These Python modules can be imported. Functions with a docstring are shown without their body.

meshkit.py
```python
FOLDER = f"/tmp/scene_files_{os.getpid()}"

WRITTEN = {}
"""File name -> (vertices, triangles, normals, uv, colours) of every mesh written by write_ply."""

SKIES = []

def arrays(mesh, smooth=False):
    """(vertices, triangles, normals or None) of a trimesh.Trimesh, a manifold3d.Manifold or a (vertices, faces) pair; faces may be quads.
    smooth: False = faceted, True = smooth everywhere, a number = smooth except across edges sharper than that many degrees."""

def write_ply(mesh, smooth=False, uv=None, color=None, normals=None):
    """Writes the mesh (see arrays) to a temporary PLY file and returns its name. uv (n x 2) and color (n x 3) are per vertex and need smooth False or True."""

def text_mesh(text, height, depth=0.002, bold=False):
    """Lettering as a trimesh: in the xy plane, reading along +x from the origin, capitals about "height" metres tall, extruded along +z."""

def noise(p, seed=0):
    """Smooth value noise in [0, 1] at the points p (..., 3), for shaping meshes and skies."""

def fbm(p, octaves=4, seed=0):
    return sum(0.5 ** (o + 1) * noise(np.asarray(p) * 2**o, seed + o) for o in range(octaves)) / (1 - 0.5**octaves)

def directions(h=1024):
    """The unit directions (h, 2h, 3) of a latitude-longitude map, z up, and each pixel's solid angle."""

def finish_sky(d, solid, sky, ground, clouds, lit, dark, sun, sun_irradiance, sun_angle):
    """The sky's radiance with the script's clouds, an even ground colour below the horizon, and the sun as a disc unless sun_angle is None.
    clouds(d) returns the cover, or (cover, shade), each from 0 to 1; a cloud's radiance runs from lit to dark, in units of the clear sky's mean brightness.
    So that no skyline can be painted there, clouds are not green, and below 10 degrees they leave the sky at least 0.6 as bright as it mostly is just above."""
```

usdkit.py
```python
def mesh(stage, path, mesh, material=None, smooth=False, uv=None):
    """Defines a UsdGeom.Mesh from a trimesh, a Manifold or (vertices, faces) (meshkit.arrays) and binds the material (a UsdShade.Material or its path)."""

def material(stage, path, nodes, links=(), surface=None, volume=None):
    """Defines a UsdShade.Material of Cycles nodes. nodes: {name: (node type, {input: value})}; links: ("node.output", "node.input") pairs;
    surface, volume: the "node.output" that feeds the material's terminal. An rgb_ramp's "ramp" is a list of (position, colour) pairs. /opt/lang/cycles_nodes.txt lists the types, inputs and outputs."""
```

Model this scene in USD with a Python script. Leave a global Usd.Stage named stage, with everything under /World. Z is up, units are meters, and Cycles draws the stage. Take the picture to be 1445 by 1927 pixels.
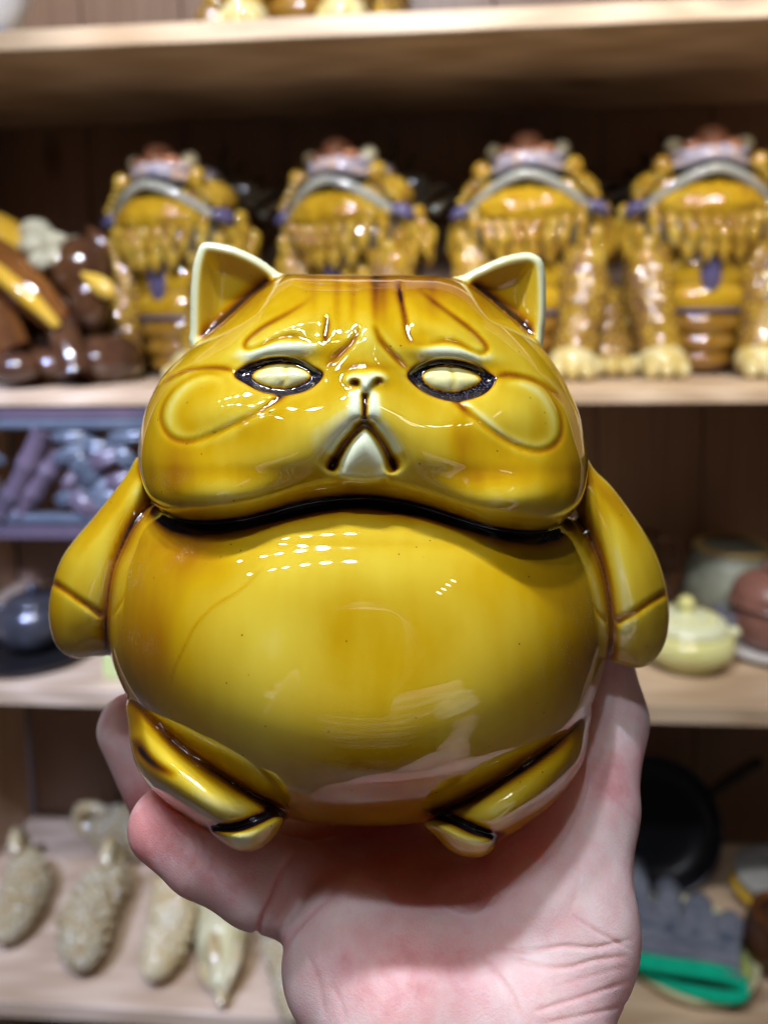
import math, numpy as np, trimesh, usdkit, meshkit
from pxr import Usd, UsdGeom, UsdLux, UsdShade, Gf, Sdf, Vt
from scipy import ndimage, sparse
from scipy.sparse.linalg import spsolve
from scipy.spatial import cKDTree

stage = Usd.Stage.CreateInMemory()
UsdGeom.Xform.Define(stage, '/World')
UsdGeom.Scope.Define(stage, '/World/Looks')
rng = np.random.default_rng(7)

# ------------------------------------------------------------------ camera
F = 1445.0                      # focal length in photograph pixels (a 26 mm equivalent phone lens, portrait)
CU, CV = 722.5, 714.0             # the picture is the lower part of a taller frame: the lens axis passes above its middle
CAM = np.array([0.0, 0.0, 1.45])
PITCH, ROLL = math.radians(5.5), math.radians(0.84)
_f = np.array([0, math.cos(PITCH), -math.sin(PITCH)])
_u0 = np.array([0, math.sin(PITCH), math.cos(PITCH)])
_r0 = np.array([1.0, 0, 0])
RIGHT = math.cos(ROLL) * _r0 - math.sin(ROLL) * _u0
UP = math.sin(ROLL) * _r0 + math.cos(ROLL) * _u0
FWD = _f
EXPOSURE = 0.1
cam = UsdGeom.Camera.Define(stage, '/World/camera')
m = Gf.Matrix4d(*RIGHT, 0, *UP, 0, *(-FWD), 0, *CAM, 1)
cam.AddTransformOp().Set(m)
cam.CreateFocalLengthAttr(6.0); cam.CreateHorizontalApertureAttr(6.0)
cam.CreateFStopAttr(2.15); cam.CreateFocusDistanceAttr(0.168)
cam.CreateClippingRangeAttr((0.01, 100.0))
cam.CreateExposureAttr(EXPOSURE)
cam.CreateVerticalApertureOffsetAttr(-(963.5 - CV) / F * 6.0)

D0 = 0.20                        # distance of the figurine's middle plane
S = D0 / F                       # metres in one modelling unit of the figurine and the hand

def cam2world(x, y, z):
    "camera-frame units (x right, y up, z towards the camera from the figurine's middle plane) -> world metres"
    x, y, z = (np.asarray(a, float)[..., None] for a in (x, y, z))
    return CAM + S * (x * RIGHT + y * UP + (F - z) * FWD)

def ray(u, v):
    d = (u - CU) / F * RIGHT - (v - CV) / F * UP + FWD
    return d
def at_depth(u, v, depth):
    return CAM + ray(u, v) * depth

# ------------------------------------------------------------------ prims, names and labels
_used = {}
def numbered(parent, name):
    n = _used.get((parent, name), 0); _used[(parent, name)] = n + 1
    return name if n == 0 else f'{name}_{n:03d}'
def tag(p, label=None, cat=None, group=None, kind=None):
    p = p.GetPrim() if hasattr(p, 'GetPrim') else p
    for k, v in (('label', label), ('category', cat), ('group', group), ('kind', kind)):
        if v: p.SetCustomDataByKey(k, v)
    return p
def thing(name, label, cat, loc=(0, 0, 0), rotz=0.0, group=None, kind=None):
    x = UsdGeom.Xform.Define(stage, '/World/' + numbered('/World', name))
    x.AddTranslateOp().Set(Gf.Vec3d(*map(float, loc)))
    if rotz: x.AddRotateZOp().Set(math.degrees(rotz))
    return tag(x, label, cat, group, kind)
def part(parent, name, mesh, mat, smooth=40, label=None):
    base = str(parent.GetPath()) if parent else '/World'
    p = usdkit.mesh(stage, f'{base}/{numbered(base, name)}', mesh, mat, smooth=smooth).GetPrim()
    if label: p.SetCustomDataByKey('label', label)
    return p
def raw(parent, name, v, f, n, mat, prim=None):
    "mesh with given normals and vertex primvars"
    base = str(parent.GetPath()) if parent else '/World'
    me = UsdGeom.Mesh.Define(stage, f'{base}/{numbered(base, name)}')
    me.CreatePointsAttr(Vt.Vec3fArray.FromNumpy(v.astype(np.float32)))
    me.CreateFaceVertexCountsAttr(Vt.IntArray.FromNumpy(np.full(len(f), 3, np.int32)))
    me.CreateFaceVertexIndicesAttr(Vt.IntArray.FromNumpy(f.astype(np.int32).ravel()))
    me.CreateSubdivisionSchemeAttr('none')
    me.CreateNormalsAttr(Vt.Vec3fArray.FromNumpy(n.astype(np.float32))); me.SetNormalsInterpolation('vertex')
    for k, a in (prim or {}).items():
        UsdGeom.PrimvarsAPI(me).CreatePrimvar(k, Sdf.ValueTypeNames.FloatArray, 'vertex').Set(Vt.FloatArray.FromNumpy(a.astype(np.float32)))
    UsdShade.MaterialBindingAPI.Apply(me.GetPrim()).Bind(mat)
    return me.GetPrim()
def copy_of(root, name, label, loc, rotz=0.0, group=None):
    cd = root.GetCustomData()
    r = thing(name, label, cd['category'], loc, rotz, group or cd.get('group'))
    r.GetReferences().AddInternalReference(root.GetPath()); r.SetInstanceable(True)
    return r

# ------------------------------------------------------------------ lights: two rows of small ceiling spots, aimed spots, added toad lamps, a dim room
def dome(color, strength):
    d = UsdLux.DomeLight.Define(stage, '/World/room_light')
    mt = usdkit.material(stage, '/World/Looks/room_light', {'b': ('background_shader', {'color': color, 'strength': strength})}, [], surface='b.background')
    UsdShade.MaterialBindingAPI.Apply(d.GetPrim()).Bind(mt)
dome((0.60, 0.56, 0.54), 0.013)
LAMP_I = 580.0
def lamp(p, r, inten, col, aim=None, cone=30.0):
    l = UsdLux.SphereLight.Define(stage, '/World/' + numbered('/World', 'spot_lamp'))
    l.CreateRadiusAttr(r); l.CreateIntensityAttr(inten); l.CreateColorAttr(Gf.Vec3f(*col))
    if aim is None: l.AddTranslateOp().Set(Gf.Vec3d(*p)); return
    z = np.array(p, float) - np.array(aim, float); z /= np.linalg.norm(z); x = np.cross([0, 1, 0], z); x /= np.linalg.norm(x); y = np.cross(z, x)
    l.AddTransformOp().Set(Gf.Matrix4d(*x, 0, *y, 0, *z, 0, *map(float, p), 1))
    sh = UsdLux.ShapingAPI.Apply(l.GetPrim()); sh.CreateShapingConeAngleAttr(cone); sh.CreateShapingConeSoftnessAttr(0.5)
LZ = 2.45
for yy, wy in ((-0.36, 0.38), (0.0, 1.0)):
    for xx, ww in ((-0.80, 0.16), (-0.56, 0.2), (-0.45, 0.08), (-0.32, 0.6), (-0.20, 1.1), (-0.07, 1.4)):
        lamp((xx, yy, LZ), 0.025, 1.45 * LAMP_I * ww * wy, (0.87, 0.91, 1.0))
lamp((-0.78, -0.30, LZ), 0.03, LAMP_I * 12.0, (0.50, 0.60, 1.0), (-0.60, 0.98, 0.80), 19.0)    # a cool spot on the left end of the shelves
lamp((0.55, -0.05, LZ), 0.03, LAMP_I * 1.3, (1.0, 0.90, 0.78), (0.52, 1.02, 0.9), 27.0)        # a warmer one on the right end
lamp((-0.14, 0.02, LZ), 0.03, LAMP_I * 2.7, (0.96, 0.96, 1.0), (-0.14, 1.10, 1.48), 17.0)      # two added lamps, to brighten the toads and their glints
lamp((0.36, 0.02, LZ), 0.03, LAMP_I * 2.7, (1.0, 0.95, 0.88), (0.36, 1.10, 1.48), 17.0)
for k in range(4):
    lamp((0.62 - 0.03 * k, -0.55 - 0.15 * k, LZ), 0.025, LAMP_I * 0.03, (1.0, 0.93, 0.84))
# ------------------------------------------------------------------ implicit modelling helpers
def spline(pts, n=16, closed=True):
    p = np.asarray(pts, float); k = len(p); out = []
    for i in range(k if closed else k - 1):
        idx = [(i + j) % k if closed else min(max(i + j, 0), k - 1) for j in (-1, 0, 1, 2)]
        a, b, c, d = p[idx]
        for t in np.linspace(0, 1, n, endpoint=False):
            out.append(0.5 * (2 * b + (c - a) * t + (2 * a - 5 * b + 4 * c - d) * t * t + (3 * b - a - 3 * c + d) * t ** 3))
    if not closed: out.append(p[-1])
    return np.array(out)
def dense(poly, step=0.7, closed=True):
    q = np.vstack([poly, poly[:1]]) if closed else poly
    L = np.r_[0, np.cumsum(np.linalg.norm(np.diff(q, axis=0), axis=1))]
    t = np.arange(0, L[-1], step)
    return np.c_[np.interp(t, L, q[:, 0]), np.interp(t, L, q[:, 1])]
def inside(poly, U, V):
    x, y = U.ravel(), V.ravel(); c = np.zeros(len(x), bool)
    q = np.vstack([poly, poly[:1]])
    for (x0, y0), (x1, y1) in zip(q[:-1], q[1:]):
        if y0 == y1: continue
        lo, hi = min(y0, y1), max(y0, y1)
        s = np.nonzero((y > lo) & (y <= hi))[0]
        if len(s): c[s] ^= x[s] < x0 + (y[s] - y0) * (x1 - x0) / (y1 - y0)
    return c.reshape(U.shape)
def sdist(poly, U, V):
    "positive inside"
    d = cKDTree(dense(poly)).query(np.c_[U.ravel(), V.ravel()])[0].reshape(U.shape)
    return np.where(inside(poly, U, V), d, -d)
def ldist(pts, U, V, smooth=True):
    "distance to an open line and the parameter 0..1 along it"
    q = dense(spline(pts, closed=False) if smooth and len(pts) > 2 else np.asarray(pts, float), closed=False)
    d, i = cKDTree(q).query(np.c_[U.ravel(), V.ravel()])
    return d.reshape(U.shape), (i / max(1, len(q) - 1)).reshape(U.shape)
def inflate(poly, U, V, step):
    "Poisson inflation: a field whose square root is a round half thickness (a sphere from a circle)"
    s = sdist(poly, U, V); ins = s > 0
    idx = -np.ones(U.shape, int); n = ins.sum(); idx[ins] = np.arange(n)
    rows, cols = [np.arange(n)], [np.arange(n)]; vals = [np.full(n, 4.0)]
    for ax, sh in ((0, 1), (0, -1), (1, 1), (1, -1)):
        nb = np.roll(idx, -sh, ax)[ins]; ok = nb >= 0
        rows.append(np.arange(n)[ok]); cols.append(nb[ok]); vals.append(np.full(ok.sum(), -1.0))
    A = sparse.csc_matrix((np.concatenate(vals), (np.concatenate(rows), np.concatenate(cols))), (n, n))
    P = np.zeros(U.shape); P[ins] = spsolve(A, np.full(n, 4.0 * step * step))
    far = s > 5 * step
    W = np.where(far, P / np.maximum(s, 1), 0)
    g = 5
    Ws = ndimage.gaussian_filter(W, g); Ms = ndimage.gaussian_filter(far.astype(float), g)
    if (Ms < 1e-6).any():
        i = ndimage.distance_transform_edt(Ms < 1e-3, return_distances=False, return_indices=True)
        Wn = (Ws / np.maximum(Ms, 1e-9))[tuple(i)]
    else: Wn = Ws / Ms
    Wn = ndimage.gaussian_filter(Wn, 3)
    b = np.clip((s - 5 * step) / (7 * step), 0, 1); b = b * b * (3 - 2 * b)
    return np.where(b > 0, b * P, 0) + (1 - b) * s * Wn, s
def smin(a, b, k):
    h = np.clip(0.5 + 0.5 * (b - a) / k, 0, 1)
    return b + (a - b) * h - k * h * (1 - h)
def sstep(a, b, x):
    t = np.clip((x - a) / (b - a), 0, 1); return t * t * (3 - 2 * t)
def surface_net(d, origin, step):
    "quad surface of d = 0 on a regular grid; returns grid-space vertices (x, y, z) and triangles"
    s = d < 0
    corners = sum(s[i:s.shape[0] - 1 + i, j:s.shape[1] - 1 + j, k:s.shape[2] - 1 + k].astype(np.int8) for i in (0, 1) for j in (0, 1) for k in (0, 1))
    act = np.nonzero((corners > 0) & (corners < 8)); n = len(act[0])
    idx = -np.ones(corners.shape, np.int32); idx[act] = np.arange(n)
    acc = np.zeros((n, 3)); cnt = np.zeros(n)
    C = [(i, j, k) for i in (0, 1) for j in (0, 1) for k in (0, 1)]
    val = {c: d[act[0] + c[0], act[1] + c[1], act[2] + c[2]] for c in C}
    for a in C:
        for ax in range(3):
            if a[ax]: continue
            b = list(a); b[ax] = 1; b = tuple(b)
            va, vb = val[a], val[b]; x = (va < 0) != (vb < 0)
            t = np.where(x, va / np.where(x, va - vb, 1), 0)
            p = np.tile(np.array(a, float), (n, 1)); p[:, ax] = t
            acc += np.where(x[:, None], p, 0); cnt += x
    v = acc / cnt[:, None] + np.c_[act]
    faces = []
    for ax in range(3):
        o1, o2 = (ax + 1) % 3, (ax + 2) % 3
        sl = [slice(1, -1)] * 3; sl[ax] = slice(0, -1)
        sh = list(sl); sh[ax] = slice(1, None)
        A, B = s[tuple(sl)], s[tuple(sh)]
        e = np.nonzero(A != B)
        base = np.array(e).T + 1; base[:, ax] -= 1
        def cell(da, db):
            q = base.copy(); q[:, o1] += da; q[:, o2] += db
            return idx[q[:, 0], q[:, 1], q[:, 2]]
        q = np.c_[cell(-1, -1), cell(0, -1), cell(0, 0), cell(-1, 0)]
        fl = ~A[e]
        q[fl] = q[fl][:, ::-1]
        faces.append(q)
    q = np.vstack(faces); q = q[(q >= 0).all(1)]
    f = np.vstack([q[:, [0, 1, 2]], q[:, [0, 2, 3]]])
    return v, f
def grid_sample(a, v, order=1):
    return ndimage.map_coordinates(a, v.T, order=order, mode='nearest')
def grid_grad(d, v, h=1.0):
    g = np.zeros_like(v)
    for ax in range(3):
        e = np.zeros(3); e[ax] = h
        g[:, ax] = (grid_sample(d, v + e) - grid_sample(d, v - e)) / (2 * h)
    return g
def adjacency(n, f):
    e = np.vstack([f[:, [0, 1]], f[:, [1, 2]], f[:, [2, 0]]])
    A = sparse.coo_matrix((np.ones(len(e) * 2), (np.r_[e[:, 0], e[:, 1]], np.r_[e[:, 1], e[:, 0]])), (n, n)).tocsr()
    A.data[:] = 1
    return sparse.diags(1 / np.maximum(1, np.asarray(A.sum(1)).ravel())) @ A
def submesh(v, f, sel, *attrs):
    ff = f[sel]; u, inv = np.unique(ff, return_inverse=True)
    return (v[u], inv.reshape(-1, 3)) + tuple(a[u] for a in attrs)
# ------------------------------------------------------------------ materials
def M(name, nodes, links, surface='p.BSDF'):
    return usdkit.material(stage, '/World/Looks/' + name, nodes, links, surface=surface)
def glaze(name, ramp, attr=True, base=0.5, nscale=60.0, namp=0.16, rough=0.05, bump=0.12, cell=None, dust=False):
    n = {'geo': ('geometry', {}),
         'map': ('mapping', {'scale': (1.0, 1.0, 0.35)}),
         'n1': ('noise_texture', {'scale': nscale, 'detail': 4.0, 'roughness': 0.55}),
         'n1c': ('math', {'math_type': 'multiply_add', 'value2': namp * 2, 'value3': -namp}),
         'add': ('math', {'math_type': 'add', 'value2': base}),
         'ramp': ('rgb_ramp', {'ramp': ramp}),
         'n2': ('noise_texture', {'scale': 140.0, 'detail': 2.0}),
         'bump': ('bump', {'strength': bump, 'distance': 0.0006}),
         'p': ('principled_bsdf', {'roughness': rough, 'ior': 1.66})}
    l = [('geo.position', 'map.vector'), ('map.vector', 'n1.vector'), ('n1.fac', 'n1c.value1'), ('n1c.value', 'add.value1'),
         ('add.value', 'ramp.fac'), ('ramp.color', 'p.base_color'), ('geo.position', 'n2.vector'), ('n2.fac', 'bump.height'), ('bump.normal', 'p.normal')]
    if attr:
        n['at'] = ('attribute', {'attribute': 'glaze'}); l.append(('at.fac', 'add.value2'))
    if dust:
        n |= {'du': ('attribute', {'attribute': 'dust'}), 'sc': ('attribute', {'attribute': 'scratch'}), 'rm': ('attribute', {'attribute': 'rim'}),
              'dn': ('noise_texture', {'scale': 2600.0, 'detail': 3.0, 'roughness': 0.7}),
              'dm': ('map_range', {'from_min': 0.54, 'from_max': 0.66, 'to_min': 0.0, 'to_max': 0.8, 'clamp': True}),
              'dk': ('math', {'math_type': 'multiply'}),
              'dl': ('noise_texture', {'scale': 260.0, 'detail': 3.0}),
              'dlm': ('map_range', {'from_min': 0.42, 'from_max': 0.6, 'to_min': 0.0, 'to_max': 1.0, 'clamp': True}),
              'dk2': ('math', {'math_type': 'multiply', 'use_clamp': True}),
              'dc': ('mix_color', {'b': (0.42, 0.33, 0.22)}),
              # dark grainy manganese round the eyes
              'rn': ('noise_texture', {'scale': 2200.0, 'detail': 2.0}),
              'rnm': ('map_range', {'from_min': 0.52, 'from_max': 0.68, 'to_min': 0.0, 'to_max': 0.5, 'clamp': True}),
              'rk': ('math', {'math_type': 'multiply'}),
              'rc': ('mix_color', {'b': (0.10, 0.115, 0.20)}),
              # specks fired into the glaze
              'vo': ('voronoi_texture', {'scale': 520.0}),
              'vm': ('map_range', {'from_min': 0.07, 'from_max': 0.15, 'to_min': 0.7, 'to_max': 0.0, 'clamp': True}),
              'vw': ('white_noise_texture', {}),
              'vgt': ('math', {'math_type': 'greater_than', 'value2': 0.93}),
              'vk': ('math', {'math_type': 'multiply'}),
              'vc': ('mix_color', {'b': (0.06, 0.025, 0.004)}),
              'ro': ('math', {'math_type': 'multiply_add', 'value2': 0.45, 'value3': rough}),
              'smap': ('mapping', {'rotation': (0.0, 0.55, 0.0), 'scale': (2600.0, 2600.0, 120.0)}),
              'sn': ('noise_texture', {'scale': 1.0, 'detail': 2.0}),
              'snm': ('map_range', {'from_min': 0.60, 'from_max': 0.66, 'to_min': 0.0, 'to_max': 0.5, 'clamp': True}),
              'sk': ('math', {'math_type': 'multiply', 'use_clamp': True}),
              'ro2': ('math', {'math_type': 'multiply_add', 'value2': 0.05})}
        l = [x for x in l if x != ('ramp.color', 'p.base_color')]
        l += [('geo.position', 'dn.vector'), ('geo.position', 'dl.vector'), ('dn.fac', 'dm.value'), ('dl.fac', 'dlm.value'), ('dm.result', 'dk.value1'), ('du.fac', 'dk.value2'),
              ('dk.value', 'dk2.value1'), ('dlm.result', 'dk2.value2'), ('ramp.color', 'vc.a'), ('geo.position', 'vo.vector'), ('vo.distance', 'vm.value'), ('vo.position', 'vw.vector'), ('vw.value', 'vgt.value1'),
              ('vm.result', 'vk.value1'), ('vgt.value', 'vk.value2'), ('vk.value', 'vc.fac'), ('vc.result', 'rc.a'),
              ('geo.position', 'rn.vector'), ('rn.fac', 'rnm.value'), ('rnm.result', 'rk.value1'), ('rm.fac', 'rk.value2'), ('rk.value', 'rc.fac'),
              ('rc.result', 'dc.a'), ('dk2.value', 'dc.fac'), ('dc.result', 'p.base_color'),
              ('dk2.value', 'ro.value1'), ('geo.position', 'smap.vector'), ('smap.vector', 'sn.vector'), ('sn.fac', 'snm.value'), ('snm.result', 'sk.value1'), ('sc.fac', 'sk.value2'),
              ('sk.value', 'ro2.value1'), ('ro.value', 'ro2.value3'), ('ro2.value', 'p.roughness')]
    return M(name, n, l)
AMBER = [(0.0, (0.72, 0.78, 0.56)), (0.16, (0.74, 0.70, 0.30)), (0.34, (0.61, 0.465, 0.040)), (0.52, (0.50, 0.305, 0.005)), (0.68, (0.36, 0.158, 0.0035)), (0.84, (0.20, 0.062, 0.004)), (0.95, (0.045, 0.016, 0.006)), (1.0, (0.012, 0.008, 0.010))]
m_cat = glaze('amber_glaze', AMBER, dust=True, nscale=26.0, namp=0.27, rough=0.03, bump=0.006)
m_skin = M('skin', {'geo': ('geometry', {}), 'fl': ('attribute', {'attribute': 'flush'}),
    'n1': ('noise_texture', {'scale': 150.0, 'detail': 5.0, 'roughness': 0.6}), 'n1m': ('math', {'math_type': 'multiply_add', 'value2': 0.95, 'value3': -0.47}),
    'ad': ('math', {'math_type': 'add', 'use_clamp': True}),
    'rp': ('rgb_ramp', {'ramp': [(0.0, (0.74, 0.58, 0.555)), (0.35, (0.71, 0.50, 0.485)), (0.7, (0.67, 0.36, 0.36)), (1.0, (0.55, 0.21, 0.21))]}),
    'vo': ('voronoi_texture', {'scale': 1100.0, 'feature': 'distance_to_edge'}), 'vm': ('map_range', {'from_min': 0.0, 'from_max': 0.22, 'clamp': True}),
    'mp': ('mapping', {'scale': (1500.0, 700.0, 2600.0), 'rotation': (0.3, 0.2, 0.5)}), 'n2': ('noise_texture', {'scale': 1.0, 'detail': 3.0}),
    'n3': ('noise_texture', {'scale': 420.0, 'detail': 4.0, 'roughness': 0.65}),
    's1': ('math', {'math_type': 'multiply_add', 'value2': 0.22}), 's2': ('math', {'math_type': 'multiply_add', 'value2': 1.2}),
    'b': ('bump', {'strength': 0.3, 'distance': 0.0003}),
    'p': ('principled_bsdf', {'roughness': 0.5, 'ior': 1.4, 'subsurface_weight': 0.35, 'subsurface_scale': 0.005, 'subsurface_radius': (1.0, 0.28, 0.14), 'specular_ior_level': 0.4})},
    [('geo.position', 'n1.vector'), ('n1.fac', 'n1m.value1'), ('n1m.value', 'ad.value1'), ('fl.fac', 'ad.value2'), ('ad.value', 'rp.fac'), ('rp.color', 'p.base_color'),
     ('geo.position', 'vo.vector'), ('vo.distance', 'vm.value'), ('geo.position', 'mp.vector'), ('mp.vector', 'n2.vector'), ('geo.position', 'n3.vector'),
     ('vm.result', 's1.value1'), ('n2.fac', 's1.value3'), ('n3.fac', 's2.value1'), ('s1.value', 's2.value3'), ('s2.value', 'b.height'), ('b.normal', 'p.normal')])
def plain(name, col, rough=0.5, spec=0.5, var=0.15, scale=60.0, bump=0.0, metallic=0.0, coat=0.0):
    c = np.array(col)
    return M(name, {'geo': ('geometry', {}), 'n': ('noise_texture', {'scale': scale, 'detail': 4.0}),
        'r': ('rgb_ramp', {'ramp': [(0.25, tuple(c * (1 - var))), (0.75, tuple(np.minimum(c * (1 + var), 0.95)))]}), 'b': ('bump', {'strength': bump, 'distance': 0.002}),
        'p': ('principled_bsdf', {'roughness': rough, 'specular_ior_level': spec, 'metallic': metallic, 'coat_weight': coat})},
        [('geo.position', 'n.vector'), ('n.fac', 'r.fac'), ('r.color', 'p.base_color')] + ([('n.fac', 'b.height'), ('b.normal', 'p.normal')] if bump else []))
m_shirt = plain('white_cotton', (0.72, 0.71, 0.68), 0.9, 0.2, 0.05)
m_denim = plain('dark_denim', (0.03, 0.035, 0.06), 0.9, 0.2)
m_hair = plain('black_hair', (0.012, 0.011, 0.011), 0.5, 0.5)
m_shoe = plain('black_rubber', (0.02, 0.02, 0.02), 0.6)
m_phone = plain('phone_back', (0.02, 0.02, 0.024), 0.25)
# ------------------------------------------------------------------ the glazed cat figurine
GU, GV, GZ = 3.6, 3.6, 5.4
u_ax = np.arange(64, 1292, GU); v_ax = np.arange(432, 1644, GV); z_ax = np.arange(-540, 480, GZ)
Ug, Vg = np.meshgrid(u_ax, v_ax, indexing='ij')
Z3 = z_ax[None, None, :].astype(np.float32)
O_HEAD = [(539,518),(585,516),(688,516),(790,518),(838,522),(888,541),(944,585),(987,622),(1020,655),(1048,692),(1074,740),(1092,785),(1103,841),(1104,880),(1097,925),(1084,955),(1050,988),(1010,1002),(960,1003),(915,996),(863,982),(800,963),(738,951),(676,946),(620,949),(589,953),(545,962),(501,973),(450,983),(400,985),(352,980),(310,965),(281,935),(265,885),(261,835),(270,785),(285,745),(310,703),(345,668),(380,640),(427,603),(489,547)]
O_BODY = [(450,905),(560,890),(690,884),(820,893),(930,918),(1035,950),(1095,990),(1130,1050),(1147,1120),(1151,1190),(1140,1245),(1124,1300),(1104,1355),(1066,1415),(1010,1465),(940,1505),(850,1540),(760,1553),(670,1556),(580,1549),(500,1528),(430,1495),(350,1440),(292,1385),(248,1325),(222,1275),(206,1225),(200,1165),(205,1090),(222,1035),(262,970),(340,925)]
O_ARM_L = [(262,858),(238,893),(212,928),(175,974),(140,1015),(116,1050),(101,1090),(92,1135),(93,1175),(104,1212),(124,1233),(147,1240),(175,1236),(205,1232),(226,1200),(240,1100),(262,1020),(285,950),(290,890)]
O_ARM_R = [(1098,858),(1120,885),(1148,912),(1180,953),(1212,1000),(1236,1045),(1251,1092),(1259,1144),(1256,1195),(1240,1232),(1211,1256),(1178,1254),(1150,1244),(1128,1205),(1116,1100),(1098,1020),(1080,950),(1075,890)]
O_LEG_L = [(238,1322),(240,1360),(244,1398),(255,1440),(279,1479),(310,1509),(345,1534),(399,1566),(440,1574),(500,1560),(546,1536),(515,1504),(452,1462),(382,1414),(336,1374),(302,1334),(268,1304)]
O_LEG_R = [(1112,1342),(1108,1375),(1100,1427),(1074,1474),(1035,1518),(991,1552),(942,1580),(900,1580),(846,1560),(812,1534),(842,1504),(900,1468),(962,1418),(1008,1382),(1050,1346),(1090,1318)]
O_FOOT_L = [(393,1562),(418,1587),(448,1602),(481,1602),(511,1581),(536,1545),(520,1532),(490,1536),(450,1548),(415,1555)]
O_FOOT_R = [(797,1551),(821,1577),(850,1604),(889,1615),(918,1609),(938,1584),(928,1568),(890,1552),(850,1540),(815,1540)]
O_EAR_L = [(545,528),(526,513),(489,486),(445,465),(408,456),(386,455),(372,467),(362,505),(358,555),(357,610),(359,650),(400,655),(470,610),(530,560)]
O_EAR_R = [(848,530),(875,515),(902,501),(944,483),(985,474),(1010,479),(1024,499),(1028,555),(1026,611),(1016,660),(985,660),(930,615),(880,570)]
J = GU
def P_(o): return spline(o, 10)
def solid(o, zc, kf, kb=None, m=1.0):
    "field of one inflated part on the grid: negative inside, about a distance"
    U_, s_ = inflate(P_(o), Ug, Vg, J); c_ = U_.max(); U_ = np.where(U_ > 0, c_ * (1 - np.clip(1 - U_ / c_, 0, 1) ** m), U_ * m)
    gx, gy = np.gradient(ndimage.gaussian_filter(U_, 1.0), J)
    zc = np.broadcast_to(zc, Ug.shape)
    out = np.full(Ug.shape + (len(z_ax),), 400.0, np.float32)
    near = np.nonzero((s_ > -60).any(1))[0]; near2 = np.nonzero((s_ > -60).any(0))[0]
    a, b = slice(near[0], near[-1] + 1), slice(near2[0], near2[-1] + 1)
    w = (Z3 - zc[a, b, None].astype(np.float32))
    k2 = np.where(w > 0, np.float32(kf), np.float32(kb or kf)) ** 2
    q = U_[a, b, None].astype(np.float32) - w * w / k2
    g2 = (gx ** 2 + gy ** 2)[a, b, None].astype(np.float32) + (2 * w / k2) ** 2
    out[a, b] = -q / np.sqrt(g2 + 36.0)
    return out, s_
def gauss(cu, cv, ru, rv, ang=0.0, p=2):
    c, s = math.cos(math.radians(ang)), math.sin(math.radians(ang))
    a, b = (Ug - cu) * c + (Vg - cv) * s, -(Ug - cu) * s + (Vg - cv) * c
    return np.exp(-((a / ru) ** 2 + (b / rv) ** 2) ** (p / 2))
def dome2(cu, cv, ru, rv, ang=0.0):
    c, s = math.cos(math.radians(ang)), math.sin(math.radians(ang))
    a, b = (Ug - cu) * c + (Vg - cv) * s, -(Ug - cu) * s + (Vg - cv) * c
    return np.sqrt(np.clip(1 - (a / ru) ** 2 - (b / rv) ** 2, 0, 1))
def line(pts, sig, ends=0.12, t0=1.0, t1=1.0):
    "soft stroke; ends fade, strength runs from t0 to t1"
    d, t = ldist(pts, Ug, Vg)
    fade = np.clip(np.minimum(t, 1 - t) / max(ends, 1e-3), 0.0, 1) ** 0.7 if ends else 1.0
    return np.exp(-(d / sig) ** 2) * fade * (t0 + (t1 - t0) * t)

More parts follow.
